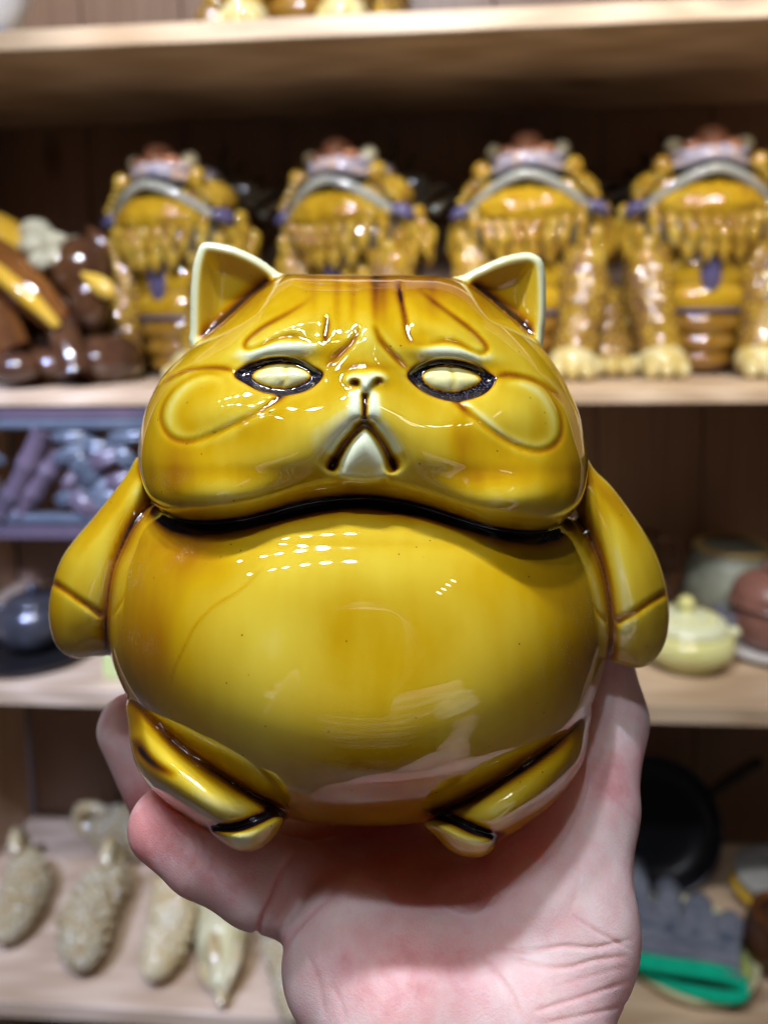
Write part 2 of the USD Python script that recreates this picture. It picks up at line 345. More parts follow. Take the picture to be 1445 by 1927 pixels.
# head relief (h, in units, outwards) and glaze thickness changes (tk)
h = np.zeros_like(Ug); tk = np.zeros_like(Ug)
O_EYE_L = [(474,707),(492,692),(520,683),(550,685),(574,696),(584,708),(566,722),(540,730),(510,728),(486,720)]
O_EYE_R = [(794,708),(806,695),(832,687),(858,688),(886,698),(905,714),(886,729),(856,737),(826,734),(804,724)]
O_RIM_L = [(441,706),(462,688),(495,675),(530,671),(565,678),(592,692),(608,703),(596,722),(570,737),(535,743),(497,738),(466,724)]
O_RIM_R = [(767,704),(790,686),(825,676),(865,678),(900,690),(925,706),(932,715),(915,738),(880,752),(845,754),(805,741),(778,722)]
s_eye = [sdist(P_(o), Ug, Vg) for o in (O_EYE_L, O_EYE_R)]
s_rim = [sdist(P_(o), Ug, Vg) for o in (O_RIM_L, O_RIM_R)]
for (cu, cv), se, sr, sg in (((527, 700), s_eye[0], s_rim[0], -1), ((848, 706), s_eye[1], s_rim[1], 1)):
    h -= 20 * gauss(cu, cv + 2, 105, 58, p=2.4)
    h += 13 * gauss(cu + sg * 2, cv - 44, 78, 17, 6 * sg)             # heavy upper lid
    h -= 13 * sstep(-4, 10, sr)
    h += 18 * np.sqrt(np.clip(se, 0, 24) / 24)
    tk = np.where(sr > -3, np.maximum(tk, 1.2 * sstep(-3, 5, sr)), tk)
    tk -= 0.42 * gauss(cu + sg * 4, cv - 38, 66, 11, 5 * sg)
for pts in ([(541,686),(536,700),(539,713),(530,725)], [(846,692),(853,706),(854,722),(849,733)]):
    h -= 4.0 * line(pts, 3.4, 0)
for pts in ([(489,704),(499,697),(508,703),(504,714),(496,712)], [(812,716),(826,706),(840,712)]):
    h -= 3.4 * line(pts, 3.4, 0.1)
h += 16 * gauss(610, 800, 105, 58, -18) + 16 * gauss(768, 806, 105, 58, 18)    # muzzle lobes
h += 14 * gauss(686, 745, 70, 70)
h += 10 * gauss(688, 625, 34, 60)
# nose
s_nose = sdist(P_([(650,713),(662,702),(688,697),(714,700),(729,712),(721,722),(706,722),(694,737),(684,738),(672,724),(656,722)]), Ug, Vg)
h += 14 * sstep(-6, 11, s_nose)
for c in ((668, 719), (714, 716)): h -= 12 * gauss(*c, 9, 5.5); tk += 0.55 * gauss(*c, 9, 6)
for pts, sg in (([(660,717),(672,724),(683,737)], 1), ([(716,717),(702,724),(690,737)], 1)):
    h -= 5 * line(pts, 4, 0.05)
# philtrum, mouth, chin
h -= 11 * line([(686,738),(686,765),(685,794)], 7, 0.05); tk += 0.75 * line([(686,738),(686,765),(685,796)], 5.5, 0.04)
for pts in ([(685,791),(668,812),(648,836),(632,862),(620,886)], [(685,791),(700,808),(718,832),(732,858),(744,888)]):
    h -= 22 * line(pts, 9.0, 0.08, 0.5, 1.0); tk += 0.46 * line(pts, 6.5, 0.06, 0.85, 1.0)
    h -= 10 * line(pts, 22, 0.15)
s_chin = sdist(P_([(684,803),(702,822),(722,855),(738,890),(720,915),(684,922),(648,915),(628,890),(648,848),(668,818)]), Ug, Vg)
h += 8 * sstep(0, 22, s_chin)
tk -= 0.46 * np.exp(-((s_chin - 7) / 9.0) ** 2) * sstep(905, 850, Vg) + 0.22 * sstep(0, 26, s_chin)
for sg in (-1, 1):
    tk -= 0.48 * np.exp(-((Ug - 686 - sg * 17) / 11.0) ** 2) * sstep(728, 742, Vg) * sstep(815, 775, Vg)
tk -= 0.45 * line([(664,796),(640,824),(618,856)], 13, 0.15) + 0.45 * line([(706,796),(728,824),(750,858)], 13, 0.15)
tk -= 0.22 * sstep(-8, 4, s_nose) * (1 - 1.0 * gauss(690, 706, 26, 9)); tk += 0.14 * gauss(690, 690, 60, 8)
# brow loops and frown
BROW_L = [(588,560),(540,590),(500,612),(470,634),(460,650),(468,657),(490,651),(520,637),(548,632),(580,640),(612,648)]
BROW_R = [(784,540),(815,566),(850,592),(885,619),(908,642),(916,655),(908,665),(890,660),(865,647),(838,642),(805,648),(776,648)]
for pts, w in ((BROW_L, 1.0), (BROW_R, 1.0)):
    a = line(pts, 4.2, 0.34); h -= 6 * a; tk += 0.28 * a
h += 9 * gauss(530, 622, 70, 22, -28) + 9 * gauss(850, 630, 70, 24, 28)
for pts, w in (([(614,592),(615,612),(612,630),(611,648)], 1.0), ([(748,524),(754,560),(762,600),(767,630),(775,648)], 0.8)):
    a = line(pts, 4.4, 0.25); h -= 6 * a; tk += 0.40 * w * a
for pts in ([(676,610),(668,634),(650,655),(632,672),(612,690)], [(704,610),(716,640),(736,664),(756,684),(772,698)]):
    a = line(pts, 4.6, 0.3); h -= 7 * a; tk += 0.32 * a
tk += 0.22 * gauss(618, 650, 26, 20) + 0.22 * gauss(772, 652, 26, 20)
for cu, wd, a in ((590, 10, .10), (634, 8, .14), (664, 7, .10), (706, 9, .26), (722, 8, .14), (815, 12, .1)):
    tk += a * np.exp(-((Ug - cu) / wd) ** 2) * sstep(650, 560, Vg)
# cheeks
LID_L = [(448,700),(420,693),(385,692),(350,698),(322,710),(300,726)]
LID_R = [(928,712),(955,705),(990,710),(1020,722),(1046,742),(1062,760)]
CHEEK_L = [(424,708),(392,702),(360,710),(330,730),(310,757),(303,785),(312,812),(332,827),(360,830),(395,820),(440,800),(485,775),(520,752),(541,738)]
CHEEK_R = [(946,716),(975,712),(1008,722),(1034,744),(1052,776),(1057,806),(1050,830),(1030,845),(1005,848),(970,838),(935,818),(905,795),(878,772),(856,752)]
for pts in (LID_L, LID_R):
    a = line(pts, 4.2, 0.15, 1.0, 0.5); h -= 5 * a; tk += 0.32 * a
for pts in (CHEEK_L, CHEEK_R):
    a = line(pts, 4.4, 0.06, 0.5, 1.0); h -= 5.5 * a; tk += 0.27 * a
    tk -= 0.2 * line([(p[0] * 0.86 + 0.14 * pts[0][0], p[1] * 0.9 + 0.1 * 770) for p in pts], 12, 0.1)
h += 11 * gauss(400, 768, 85, 48, -22) + 11 * gauss(965, 778, 85, 50, 24)
a = line([(541,738),(520,752),(490,772)], 7, 0.05, 1.0, 0.1) + line([(852,752),(868,768),(880,790)], 7, 0.05, 1.0, 0.3); tk += 0.3 * a
tk += 0.2 * gauss(868, 830, 26, 50)
h += 26 * gauss(375, 905, 120, 66, 8) + 26 * gauss(1000, 915, 120, 66, -8) + 10 * gauss(560, 880, 90, 50) + 10 * gauss(800, 885, 90, 50)
tk += 0.10 * gauss(300, 880, 70, 80) + 0.10 * gauss(1070, 880, 70, 80) + 0.10 * gauss(500, 915, 200, 40) + 0.10 * gauss(900, 925, 200, 40)
h_head = h.astype(np.float32)

# body relief
hb = np.zeros_like(Ug); tb = np.zeros_like(Ug)
for pts in ([(97,1094),(125,1112),(155,1134),(192,1158)], [(1252,1116),(1225,1132),(1195,1152),(1160,1172)]):
    a = line(pts, 5.0, 0.02); hb -= 6 * a; tb += 0.30 * a
for pts in ([(250,1390),(275,1425),(305,1448),(335,1462)],):
    a = line(pts, 9, 0.25); hb -= 3 * a; tb += 0.42 * a
tb += 0.14 * gauss(370, 1045, 120, 55, 20) + 0.16 * gauss(1010, 1080, 90, 60, 30) + 0.17 * gauss(690, 1500, 340, 75)  # last term darkens the lower belly: shade put into the glaze tone
tb -= 0.10 * gauss(620, 1060, 190, 60)
tb += 0.15 * gauss(255, 1230, 75, 150) + 0.15 * gauss(1105, 1240, 75, 150) + 0.045 * (meshkit.fbm(np.stack([Ug / 24, Vg / 120, 0 * Ug], -1), 3, 4) - 0.5); tk += 0.10 * (meshkit.fbm(np.stack([Ug / 22, Vg / 90, 0 * Ug], -1), 3, 8) - 0.5)
tb += 0.1 * gauss(240, 960, 40, 50) + 0.14 * gauss(1130, 950, 40, 50)
tb -= 0.16 * gauss(190, 1100, 18, 110, 8) + 0.2 * gauss(1170, 1100, 18, 100, -8) + 0.2 * gauss(1172, 1200, 18, 40)
tb -= 0.12 * gauss(395, 1515, 50, 20, 32) + 0.30 * gauss(450, 1585, 34, 12) + 0.12 * gauss(890, 1590, 40, 16); tb += 0.12 * gauss(1020, 1440, 90, 40, -40)
# crackle lines in the glaze of the belly
tb += 0.15 * line([(500,1062),(455,1108),(405,1140),(370,1175),(345,1222),(326,1266),(322,1295)], 1.9, 0.2) 

zh = 12 + 0.24 * (Vg - 760) + 55 * sstep(880, 985, Vg)
zb = np.clip(0.2 * (Vg - 1250), -45, 80)
dH, sH = solid(O_HEAD, zh, 0.91, 0.92, 2.0)
front = np.clip((Z3 - zh[..., None].astype(np.float32)) / 90, 0, 1)
dH -= h_head[..., None] * front
dB, sB = solid(O_BODY, zb, 0.90, 0.84, 1.75)
dAL, _ = solid(O_ARM_L, -35.0, 1.0); dAR, _ = solid(O_ARM_R, -35.0, 1.0)
tl = np.clip((Vg - 1330) / 240, 0, 1.1)
dLL, _ = solid(O_LEG_L, 36 + 130 * tl, 1.75, 1.5); dLR, _ = solid(O_LEG_R, 36 + 130 * tl, 1.75, 1.5)
fr = np.clip((Z3 + 60) / 60, 0, 1) * hb[..., None].astype(np.float32)
for a in (dB, dAL, dAR, dLL, dLR): a -= fr
dFL, _ = solid(O_FOOT_L, 208.0, 1.6); dFR, _ = solid(O_FOOT_R, 208.0, 1.6)
def ear(o):
    s = sdist(P_(o), Ug, Vg)
    zc = -70 - 34 * sstep(4, 60, s)
    t = 17 * np.sqrt(np.clip(1 - (1 - np.clip(s / 17, 0, 1)) ** 2, 0, 1))
    dz = np.abs(Z3 - zc[..., None].astype(np.float32)) - t[..., None].astype(np.float32)
    return np.where((s > 0)[..., None], dz * 0.8, np.hypot(np.minimum(s, 0)[..., None], np.maximum(Z3 - zc[..., None], zc[..., None] - Z3))).astype(np.float32)
dEL, dER = ear(O_EAR_L), ear(O_EAR_R)
PARTS = [('head', dH), ('body', dB), ('ear', dEL), ('ear', dER), ('arm', dAL), ('arm', dAR), ('leg', dLL), ('leg', dLR), ('foot_pad', dFL), ('foot_pad', dFR)]
D = smin(dH, smin(dEL, dER, 2.0), 16.0)
Bo = smin(dB, smin(dAL, dAR, 2.0), 9.0)
Bo = smin(Bo, smin(smin(dLL, dLR, 2.0), smin(dFL, dFR, 2.0), 5.0), 9.0)
D = smin(D, Bo, 4.5).astype(np.float32)
Dcat = ndimage.gaussian_filter(D, (0.7, 0.7, 0.7))
gv, gf = surface_net(Dcat, None, None)
def g2uvz(g): return np.c_[u_ax[0] + g[:, 0] * GU, v_ax[0] + g[:, 1] * GV, z_ax[0] + g[:, 2] * GZ]
for _ in range(2):
    g = grid_grad(Dcat, gv); d = grid_sample(Dcat, gv)
    gv -= np.clip(d / np.maximum((g ** 2).sum(1), 1e-6), -0.5, 0.5)[:, None] * g
uvz = g2uvz(gv)
def uvz_world(q):
    k = (F - q[:, 2]) / F
    return cam2world((q[:, 0] - CU) * k, -(q[:, 1] - CV) * k, q[:, 2])
def normals_world(g, q):
    gu, gvv, gz = g[:, 0] / GU, g[:, 1] / GV, g[:, 2] / GZ
    k = F - q[:, 2]
    nx = gu * F / k; ny = -gvv * F / k; nz = gz + gu * (q[:, 0] - CU) / k + gvv * (q[:, 1] - CV) / k
    n = nx[:, None] * RIGHT + ny[:, None] * UP - nz[:, None] * FWD
    n = nx[:, None] * RIGHT + ny[:, None] * UP + nz[:, None] * (-FWD)
    return n / np.linalg.norm(n, axis=1, keepdims=True)
cat_v = uvz_world(uvz)
cat_n = normals_world(grid_grad(Dcat, gv, 0.8), uvz)
fc = np.cross(cat_v[gf[:, 1]] - cat_v[gf[:, 0]], cat_v[gf[:, 2]] - cat_v[gf[:, 0]])
if (fc * cat_n[gf[:, 0]]).sum() < 0: gf = gf[:, ::-1]
A_cat = adjacency(len(gv), gf)
for _ in range(2):
    cat_n = 0.5 * cat_n + 0.5 * (A_cat @ cat_n); cat_n /= np.linalg.norm(cat_n, axis=1, keepdims=True)
# glaze tone: runs off convex edges, pools in creases, with some shade painted in
mm = S
def curvature(it):
    x = cat_v.copy(); n = cat_n.copy()
    c = ((A_cat @ x - x) * n).sum(1) / np.maximum(((A_cat @ (x ** 2).sum(1)) - 2 * (x * (A_cat @ x)).sum(1) + (x ** 2).sum(1)), 1e-12)
    for _ in range(it): c = A_cat @ c
    return c
c1, c2 = curvature(6), curvature(45)
fields = np.stack([grid_sample(a, gv) for _, a in PARTS], 1)
order = np.argsort(fields, 1); own = order[:, 0]
f1, f2 = np.take_along_axis(fields, order[:, :1], 1)[:, 0], np.take_along_axis(fields, order[:, 1:2], 1)[:, 0]
second = order[:, 1]
gi = [(uvz[:, 0] - u_ax[0]) / GU, (uvz[:, 1] - v_ax[0]) / GV]
def s2(a): return ndimage.map_coordinates(a, gi, order=1, mode='nearest')
is_front = uvz[:, 2] > np.where(own == 0, s2(zh) - 10, -90)
T = np.full(len(gv), 0.53) + 0.15 * np.where(own == 0, sstep(640, 530, uvz[:, 1]), 0)
T += np.where(is_front & (own == 0), s2(tk), 0) + np.where(is_front & (own != 0) & (own != 2) & (own != 3), s2(tb), 0)
limb = own >= 4; isear0 = (own == 2) | (own == 3)
T += 0.26 * (meshkit.fbm((cat_v - cat_v.mean(0)) * np.array([34, 34, 22]) + 5.3, 3, 21) - 0.5) * np.where(isear0, 0, 1)
T += np.where(own >= 8, 0.14, np.where(limb, 0.07, 0)) + np.clip(c1 / 650, np.where(limb, -0.24, -0.36), 0.05) + np.clip(c2 / 420, -0.15, 0.14)  # offset on limbs and feet paints in the shade on the legs
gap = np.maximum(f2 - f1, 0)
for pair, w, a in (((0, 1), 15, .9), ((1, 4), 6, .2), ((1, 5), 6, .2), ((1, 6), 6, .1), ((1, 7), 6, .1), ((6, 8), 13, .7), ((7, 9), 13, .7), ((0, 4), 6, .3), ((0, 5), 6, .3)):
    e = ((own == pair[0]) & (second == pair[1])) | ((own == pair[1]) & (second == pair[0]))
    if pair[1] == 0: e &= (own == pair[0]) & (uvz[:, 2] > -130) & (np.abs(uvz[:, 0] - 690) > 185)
    ww_ = np.where((own == 1) & (pair == (0, 1)), 25 + 14 * (meshkit.fbm(cat_v * 70, 3, 9) - 0.5), w * (0.7 if pair == (0, 1) else 1.0))  # head crease: pooled glaze, widened to paint in shade and reflection there
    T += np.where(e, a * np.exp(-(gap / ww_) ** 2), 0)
s_ear = np.maximum(s2(sdist(P_(O_EAR_L), Ug, Vg)), s2(sdist(P_(O_EAR_R), Ug, Vg)))
isear = (own == 2) | (own == 3)
sHv = s2(sH)
T = np.where(isear, np.where(uvz[:, 2] > -118, 0.43 - 0.38 * sstep(21, 9, s_ear) + 0.55 * np.exp(-(np.minimum(sHv + 6, 0) / 15.0) ** 2) * sstep(14, 26, s_ear), np.clip(T, 0.1, 0.66)), T)
eyeS = np.maximum(s2(s_eye[0]), s2(s_eye[1]))
ball = (own == 0) & is_front & (eyeS > -1)
T = np.where(ball, 0.22 - 0.08 * sstep(1, 9, eyeS) + 0.5 * sstep(5, -1, eyeS) + 0.14 * s2(line([(541,686),(536,700),(539,713),(530,725)], 4, 0) + line([(846,692),(853,706),(854,722),(849,733)], 4, 0)), T)
nose = (own == 0) & is_front & (s2(s_nose) > -2)
T = np.clip(T, 0, 1.15)
rimm = np.where((own == 0) & is_front, sstep(-2, 6, np.maximum(s2(s_rim[0]), s2(s_rim[1]))) * sstep(2, -2, eyeS), 0)
dst = gauss(346,1042,34,16,-30) + gauss(250,1082,22,34) + gauss(262,1205,45,22,35) + 0.7 * gauss(1090,1195,50,60) + 0.5 * gauss(1010,1270,70,40) + 0.55 * gauss(320,905,35,26) + 0.4 * gauss(1050,1000,60,40) + 1.5 * gauss(685,1253,9,7) + 0.45 * gauss(900, 1350, 60, 60) + 0.5 * gauss(1110, 1090, 24, 80) + 0.5 * gauss(215, 1120, 10, 70)
dust = np.where(is_front, s2(dst), 0)
scr = gauss(615, 1040, 62, 52) + 0.6 * gauss(690, 1075, 40, 22, 30) + 0.3 * gauss(570, 1000, 60, 30)
scratch = np.where(is_front & (own == 1), s2(scr), 0)
base_c = cat_v[np.argmin(cat_v[:, 2])].copy(); base_c[:2] = cat_v[:, :2].mean(0)
cat = thing('cat_figurine', 'fat amber glazed ceramic cat with a grumpy face, held up on an open hand', 'figurine', base_c)
cell = fields[gf].mean(1); lab = cell.argmin(1)
fball = [(s2(s)[gf].mean(1) > -1.5) & (lab == 0) & is_front[gf].all(1) for s in s_eye]
fnose = (s2(s_nose)[gf].mean(1) > -3) & (lab == 0) & is_front[gf].all(1)
for i, e in enumerate(fball): lab[e] = 20 + i
lab[fnose] = 30
names = {i: n for i, (n, _) in enumerate(PARTS)} | {20: 'eyeball', 21: 'eyeball', 30: 'nose'}
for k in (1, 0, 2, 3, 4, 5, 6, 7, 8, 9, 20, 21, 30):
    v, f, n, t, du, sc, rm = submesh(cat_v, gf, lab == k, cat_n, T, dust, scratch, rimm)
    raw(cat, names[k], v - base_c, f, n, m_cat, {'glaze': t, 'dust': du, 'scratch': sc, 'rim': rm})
# ------------------------------------------------------------------ the photographer, whose right hand holds the cat up
HS = 6.0
def J_(u, v, z):
    k = (F - z) / F
    return np.array([(u - CU) * k, -(v - CV) * k, z])
def w2c(p):
    p = np.asarray(p, float) - CAM
    return np.array([p @ RIGHT / S, p @ UP / S, F - p @ FWD / S])
hx = np.arange(-640, 640, HS); hy = np.arange(-1330, -330, HS); hz = np.arange(-640, 560, HS)
def stamp(D, a, ra, b, rb, k, sub=None):
    "blend a tapered limb from a to b into the field"
    lo = np.minimum(a - ra, b - rb) - 2.2 * k - 25; hi = np.maximum(a + ra, b + rb) + 2.2 * k + 25
    s = [slice(max(0, np.searchsorted(ax, l) - 1), np.searchsorted(ax, h_) + 1) for ax, l, h_ in zip((hx, hy, hz), lo, hi)]
    X, Y, Z = np.meshgrid(hx[s[0]], hy[s[1]], hz[s[2]], indexing='ij')
    p = np.stack([X, Y, Z], -1) - a; ab = b - a; L2 = max(ab @ ab, 1e-6)
    t = np.clip((p @ ab) / L2, 0, 1)
    d = np.linalg.norm(p - t[..., None] * ab, axis=-1) - (ra + (rb - ra) * t)
    s = tuple(s)
    D[s] = smin(D[s], d.astype(np.float32), k)
def field(): return np.full((len(hx), len(hy), len(hz)), 300.0, np.float32)
MID = [((905, 1640, -95), 94), ((690, 1625, -330), 82), ((560, 1500, -455), 76), ((505, 1340, -480), 66)]
IDX = [((1000, 1628, -70), 96), ((880, 1615, -330), 84), ((800, 1480, -470), 76), ((765, 1310, -520), 66)]
RING = [((745, 1640, -80), 92), ((480, 1625, -150), 80), ((322, 1520, -195), 76), ((248, 1368, -195), 70)]
PINK = [((618, 1688, 0), 86), ((482, 1656, 84), 72), ((384, 1608, 92), 67), ((312, 1556, 72), 65)]
THUMB = [((1035, 1722, 105), 138), ((1100, 1520, 0), 94), ((1136, 1350, -115), 83), ((1120, 1210, -175), 68)]
WR = [J_(852, 2090, 240), J_(1015, 2085, 240)]
ELB = w2c(CAM + np.array([0.235, -0.08, -0.37])); SHO = w2c(CAM + np.array([0.205, -0.31, -0.14]))
fingers = []
for ch in (MID, IDX, RING, PINK):
    D_ = field()
    for (a, ra), (b, rb) in zip(ch[:-1], ch[1:]): stamp(D_, J_(*a), ra, J_(*b), rb, 14)
    fingers.append(D_)
Dh = field()
pal = [((664, 1806, 135), 110), ((762, 1895, 205), 118), ((985, 1885, 190), 125), ((1040, 1745, 110), 134), ((850, 1765, 55), 106), ((745, 1745, 35), 100)]
Pj = [(J_(*p), r) for p, r in pal]
for i, j in ((0, 1), (1, 2), (2, 3), (0, 5), (5, 4), (4, 3), (4, 1), (4, 2)): stamp(Dh, *Pj[i], *Pj[j], 30)
for ch, i in ((MID, 4), (IDX, 3), (RING, 5), (PINK, 0)): stamp(Dh, *Pj[i], J_(*ch[0][0]), ch[0][1], 30)
for a, b in ((MID, IDX), (MID, RING), (RING, PINK)): stamp(Dh, J_(*a[0][0]), a[0][1] - 6, J_(*b[0][0]), b[0][1] - 6, 25)
for (a, ra), (b, rb) in zip(THUMB[:-1], THUMB[1:]): stamp(Dh, J_(*a), ra, J_(*b), rb, 26)
for w_, i, r in ((WR[0], 1, 102), (WR[1], 2, 104)): stamp(Dh, *Pj[i], w_, r * 1.06, 30)
arm_end = [w + (ELB - w) * 0.25 for w in WR]
for w_, e_ in zip(WR, arm_end): stamp(Dh, w_, 108, e_, 116, 36)
stamp(Dh, WR[0], 98, WR[1], 98, 36)
for D_ in fingers: Dh = smin(Dh, D_, 14)
XX, YY, ZZ = np.meshgrid(hx, hy, hz, indexing='ij')
kz = F / (F - ZZ)
hu, hv = CU + XX * kz, CV - YY * kz
# creases of the palm, the little finger and the wrist, drawn where they lie on the skin
Us, Vs = np.meshgrid(np.arange(200, 1260, 3.0), np.arange(1250, 2100, 3.0), indexing='ij')
def hline(pts, sig, dep):
    d, t = ldist(pts, Us, Vs)
    return dep * np.exp(-(d / sig) ** 2) * np.clip(np.minimum(t, 1 - t) / 0.2, 0, 1) ** 0.6
cr = np.zeros_like(Us)
for pts, sg, dp in (([(560,1600),(532,1637),(508,1700),(484,1752),(470,1790)], 6, 13), ([(668,1620),(640,1665),(590,1712),(545,1762),(520,1815),(512,1850)], 7, 15),
                    ([(352,1560),(368,1586),(366,1622),(352,1650)], 4, 3.5), ([(378,1560),(386,1592),(382,1630)], 4, 2.5), ([(398,1590),(402,1618),(392,1650)], 4, 2.5),
                    ([(556,1640),(545,1690),(520,1735)], 4, 3), ([(924,1782),(990,1790),(1060,1782),(1120,1784),(1192,1768)], 4, 8), ([(1075,1722),(1120,1752),(1150,1768),(1190,1790)], 3.5, 6), ([(940,1780),(990,1812),(1060,1822),(1120,1808),(1186,1800)], 4, 7),
                    ([(900,1790),(930,1826),(962,1872),(985,1930)], 4.5, 5.5), ([(1000,1906),(1060,1888),(1130,1866),(1190,1846)], 4, 6), ([(1010,1930),(1080,1916),(1150,1900),(1200,1884)], 4, 5),
                    ([(620,1850),(640,1885),(650,1930)], 6, 3), ([(575,1790),(600,1850),(612,1920)], 6, 3.5), ([(1120,1480),(1150,1498),(1210,1562)], 4, 2.5), ([(1080,1600),(1090,1660),(1070,1720)], 5, 1.8), ([(870,1730),(890,1780),(900,1830)], 6, 2.2),
                    ([(1040,1860),(1100,1842),(1150,1828),(1188,1822)], 3.5, 2.5)):
    cr += hline(pts, sg, dp)
nzp = np.stack([XX, YY, ZZ], -1)[::2, ::2, ::2] / 95.0
lump = ndimage.zoom(meshkit.fbm(nzp, 3, 5), [a / b for a, b in zip(Dh.shape, nzp.shape[:3])], order=1)
Dh = Dh - (9.0 * (lump - 0.5)).astype(np.float32)
cat_at = ndimage.map_coordinates(Dcat, [(hu - u_ax[0]) / GU, (hv - v_ax[0]) / GV, (ZZ - z_ax[0]) / GZ], order=1, mode='constant', cval=200.0)
Dh = np.maximum(Dh, 2.0 - cat_at)
Dh = ndimage.gaussian_filter(Dh, 0.8).astype(np.float32)
Dh[:, 0, :] = np.maximum(Dh[:, 0, :], 5)
nv_, nf_ = surface_net(Dh, None, None)
for _ in range(2):
    g = grid_grad(Dh, nv_); d = grid_sample(Dh, nv_)
    nv_ -= np.clip(d / np.maximum((g ** 2).sum(1), 1e-6), -0.5, 0.5)[:, None] * g
tm = trimesh.Trimesh(nv_, nf_, process=False)
cc = trimesh.graph.connected_component_labels(tm.face_adjacency, node_count=len(nf_))
nf_ = nf_[cc == np.bincount(cc).argmax()]
nv_, nf_ = submesh(nv_, nf_, np.ones(len(nf_), bool))
hn = grid_grad(Dh, nv_, 0.9); hn /= np.maximum(np.linalg.norm(hn, axis=1, keepdims=True), 1e-9)
def hquv(w): 
    q = np.c_[hx[0] + w[:, 0] * HS, hy[0] + w[:, 1] * HS, hz[0] + w[:, 2] * HS]
    return q, CU + q[:, 0] * F / (F - q[:, 2]), CV - q[:, 1] * F / (F - q[:, 2])
fsel = (hn[nf_].mean(1)[:, 2] > -0.2) & (hquv(nv_[nf_].mean(1))[2] > 1440)
for _ in range(1):
    nv_, nf_ = trimesh.remesh.subdivide(nv_, nf_, np.nonzero(fsel)[0])
gg = grid_grad(Dh, nv_, 0.9); gl_ = np.linalg.norm(gg, axis=1, keepdims=True); nv_ = nv_ - np.clip(grid_sample(Dh, nv_)[:, None] / np.maximum(gl_ ** 2, 1e-6), -.3, .3) * gg
hn = gg / np.maximum(gl_, 1e-9)
hq, hu_, hv_ = hquv(nv_)
fold = 0.52 * ndimage.map_coordinates(cr, [(hu_ - 200) / 3.0, (hv_ - 1250) / 3.0], order=1, mode='constant') * np.clip((hq[:, 2] + 260) / 120, 0, 1) * np.clip(hn[:, 2] + 0.3, 0, 1)
hq = hq - hn * fold[:, None]
hand_v = cam2world(hq[:, 0], hq[:, 1], hq[:, 2])
A_h = adjacency(len(hand_v), nf_)
hand_n = meshkit.arrays((hand_v, nf_), True)[2]
if (hand_n * (hn[:, :1] * RIGHT + hn[:, 1:2] * UP - hn[:, 2:] * FWD)).sum() < 0: nf_ = nf_[:, ::-1]; hand_n = -hand_n
hand_n = 0.5 * hand_n + 0.5 * (A_h @ hand_n); hand_n /= np.maximum(np.linalg.norm(hand_n, axis=1, keepdims=True), 1e-9)
# flush: redder on the pads and the ball of the palm
def g1(cu, cv, ru, rv): return np.exp(-((hu_ - cu) / ru) ** 2 - ((hv_ - cv) / rv) ** 2)
flush = 0.42 + 0.75 * g1(285, 1550, 85, 85) + 0.35 * g1(760, 1850, 150, 90) + 0.25 * g1(420, 1660, 90, 60) + 0.25 * g1(1150, 1480, 60, 60) + 0.2 * g1(1180, 1450, 60, 60)
flush += 0.05 * fold

# the rest of the photographer, out of the picture but mirrored in the glaze
def mk(joints, cell, k, extra=None):
    P = np.array([p for a, ra, b, rb in joints for p in (a, b)]); R = max(max(ra, rb) for _, ra, _, rb in joints)
    lo, hi = P.min(0) - R - 0.05, P.max(0) + R + 0.05
    ax = [np.arange(l, h_, cell) for l, h_ in zip(lo, hi)]
    G = np.stack(np.meshgrid(*ax, indexing='ij'), -1); D_ = np.full(G.shape[:3], 1.0)
    for a, ra, b, rb in joints:
        a, b = np.array(a), np.array(b); ab = b - a; p = G - a; t = np.clip(p @ ab / max(ab @ ab, 1e-9), 0, 1)
        D_ = smin(D_, np.linalg.norm(p - t[..., None] * ab, axis=-1) - (ra + (rb - ra) * t), k)
    if extra: D_ = extra(G, D_)
    v, f = surface_net(np.pad(D_, 1, constant_values=1.0), None, None); v = lo + (v - 1) * cell
    t = trimesh.Trimesh(v, f, process=False)
    if t.volume < 0: f = f[:, ::-1]
    return v, f
C0 = CAM
def R_(x, y, z): return C0 + np.array([x, y, z])
elb, sho = R_(0.235, -0.08, -0.37), R_(0.205, -0.31, -0.14)
wr = cam2world(*((WR[0] + WR[1]) / 2)); 
e25 = cam2world(*((arm_end[0] + arm_end[1]) / 2)); 
lelb, lsho, lhan = R_(-0.25, -0.17, -0.33), R_(-0.20, -0.33, -0.14), R_(-0.075, -0.05, -0.09)
def head_shape(G, D_):
    p = (G - R_(0.0, -0.375, 0.085)) / np.array([0.078, 0.098, 0.118]); D2 = (np.linalg.norm(p, axis=-1) - 1) * 0.09
    D_ = smin(D_, D2, 0.03)
    for c, r in ((R_(0, -0.27, 0.075), 0.016), (R_(0, -0.285, 0.035), 0.02), (R_(0.078, -0.375, 0.08), 0.018), (R_(-0.078, -0.375, 0.08), 0.018)):
        D_ = smin(D_, np.linalg.norm(G - c, axis=-1) - r, 0.012)
    for c in (R_(0.032, -0.275, 0.098), R_(-0.032, -0.275, 0.098)):
        D_ = -smin(-D_, np.linalg.norm(G - c, axis=-1) - 0.012, 0.012)
    return D_
lfing = [(lhan + np.array([0.0, 0.0, -0.02]), .026, lhan + np.array([0.02, 0.005, 0.03]), .024)]
for i in range(4):
    a = lhan + np.array([0.01, 0.012, -0.03 + 0.02 * i]); b = a + np.array([0.035, 0.012, 0.004])
    lfing.append((a, .0095, b, .0085)); lfing.append((b, .0085, b + np.array([0.02, -0.012, 0.002]), .0075))
lfing.append((lhan + np.array([0, -0.01, 0.02]), .011, lhan + np.array([0.03, -0.016, 0.045]), .009))
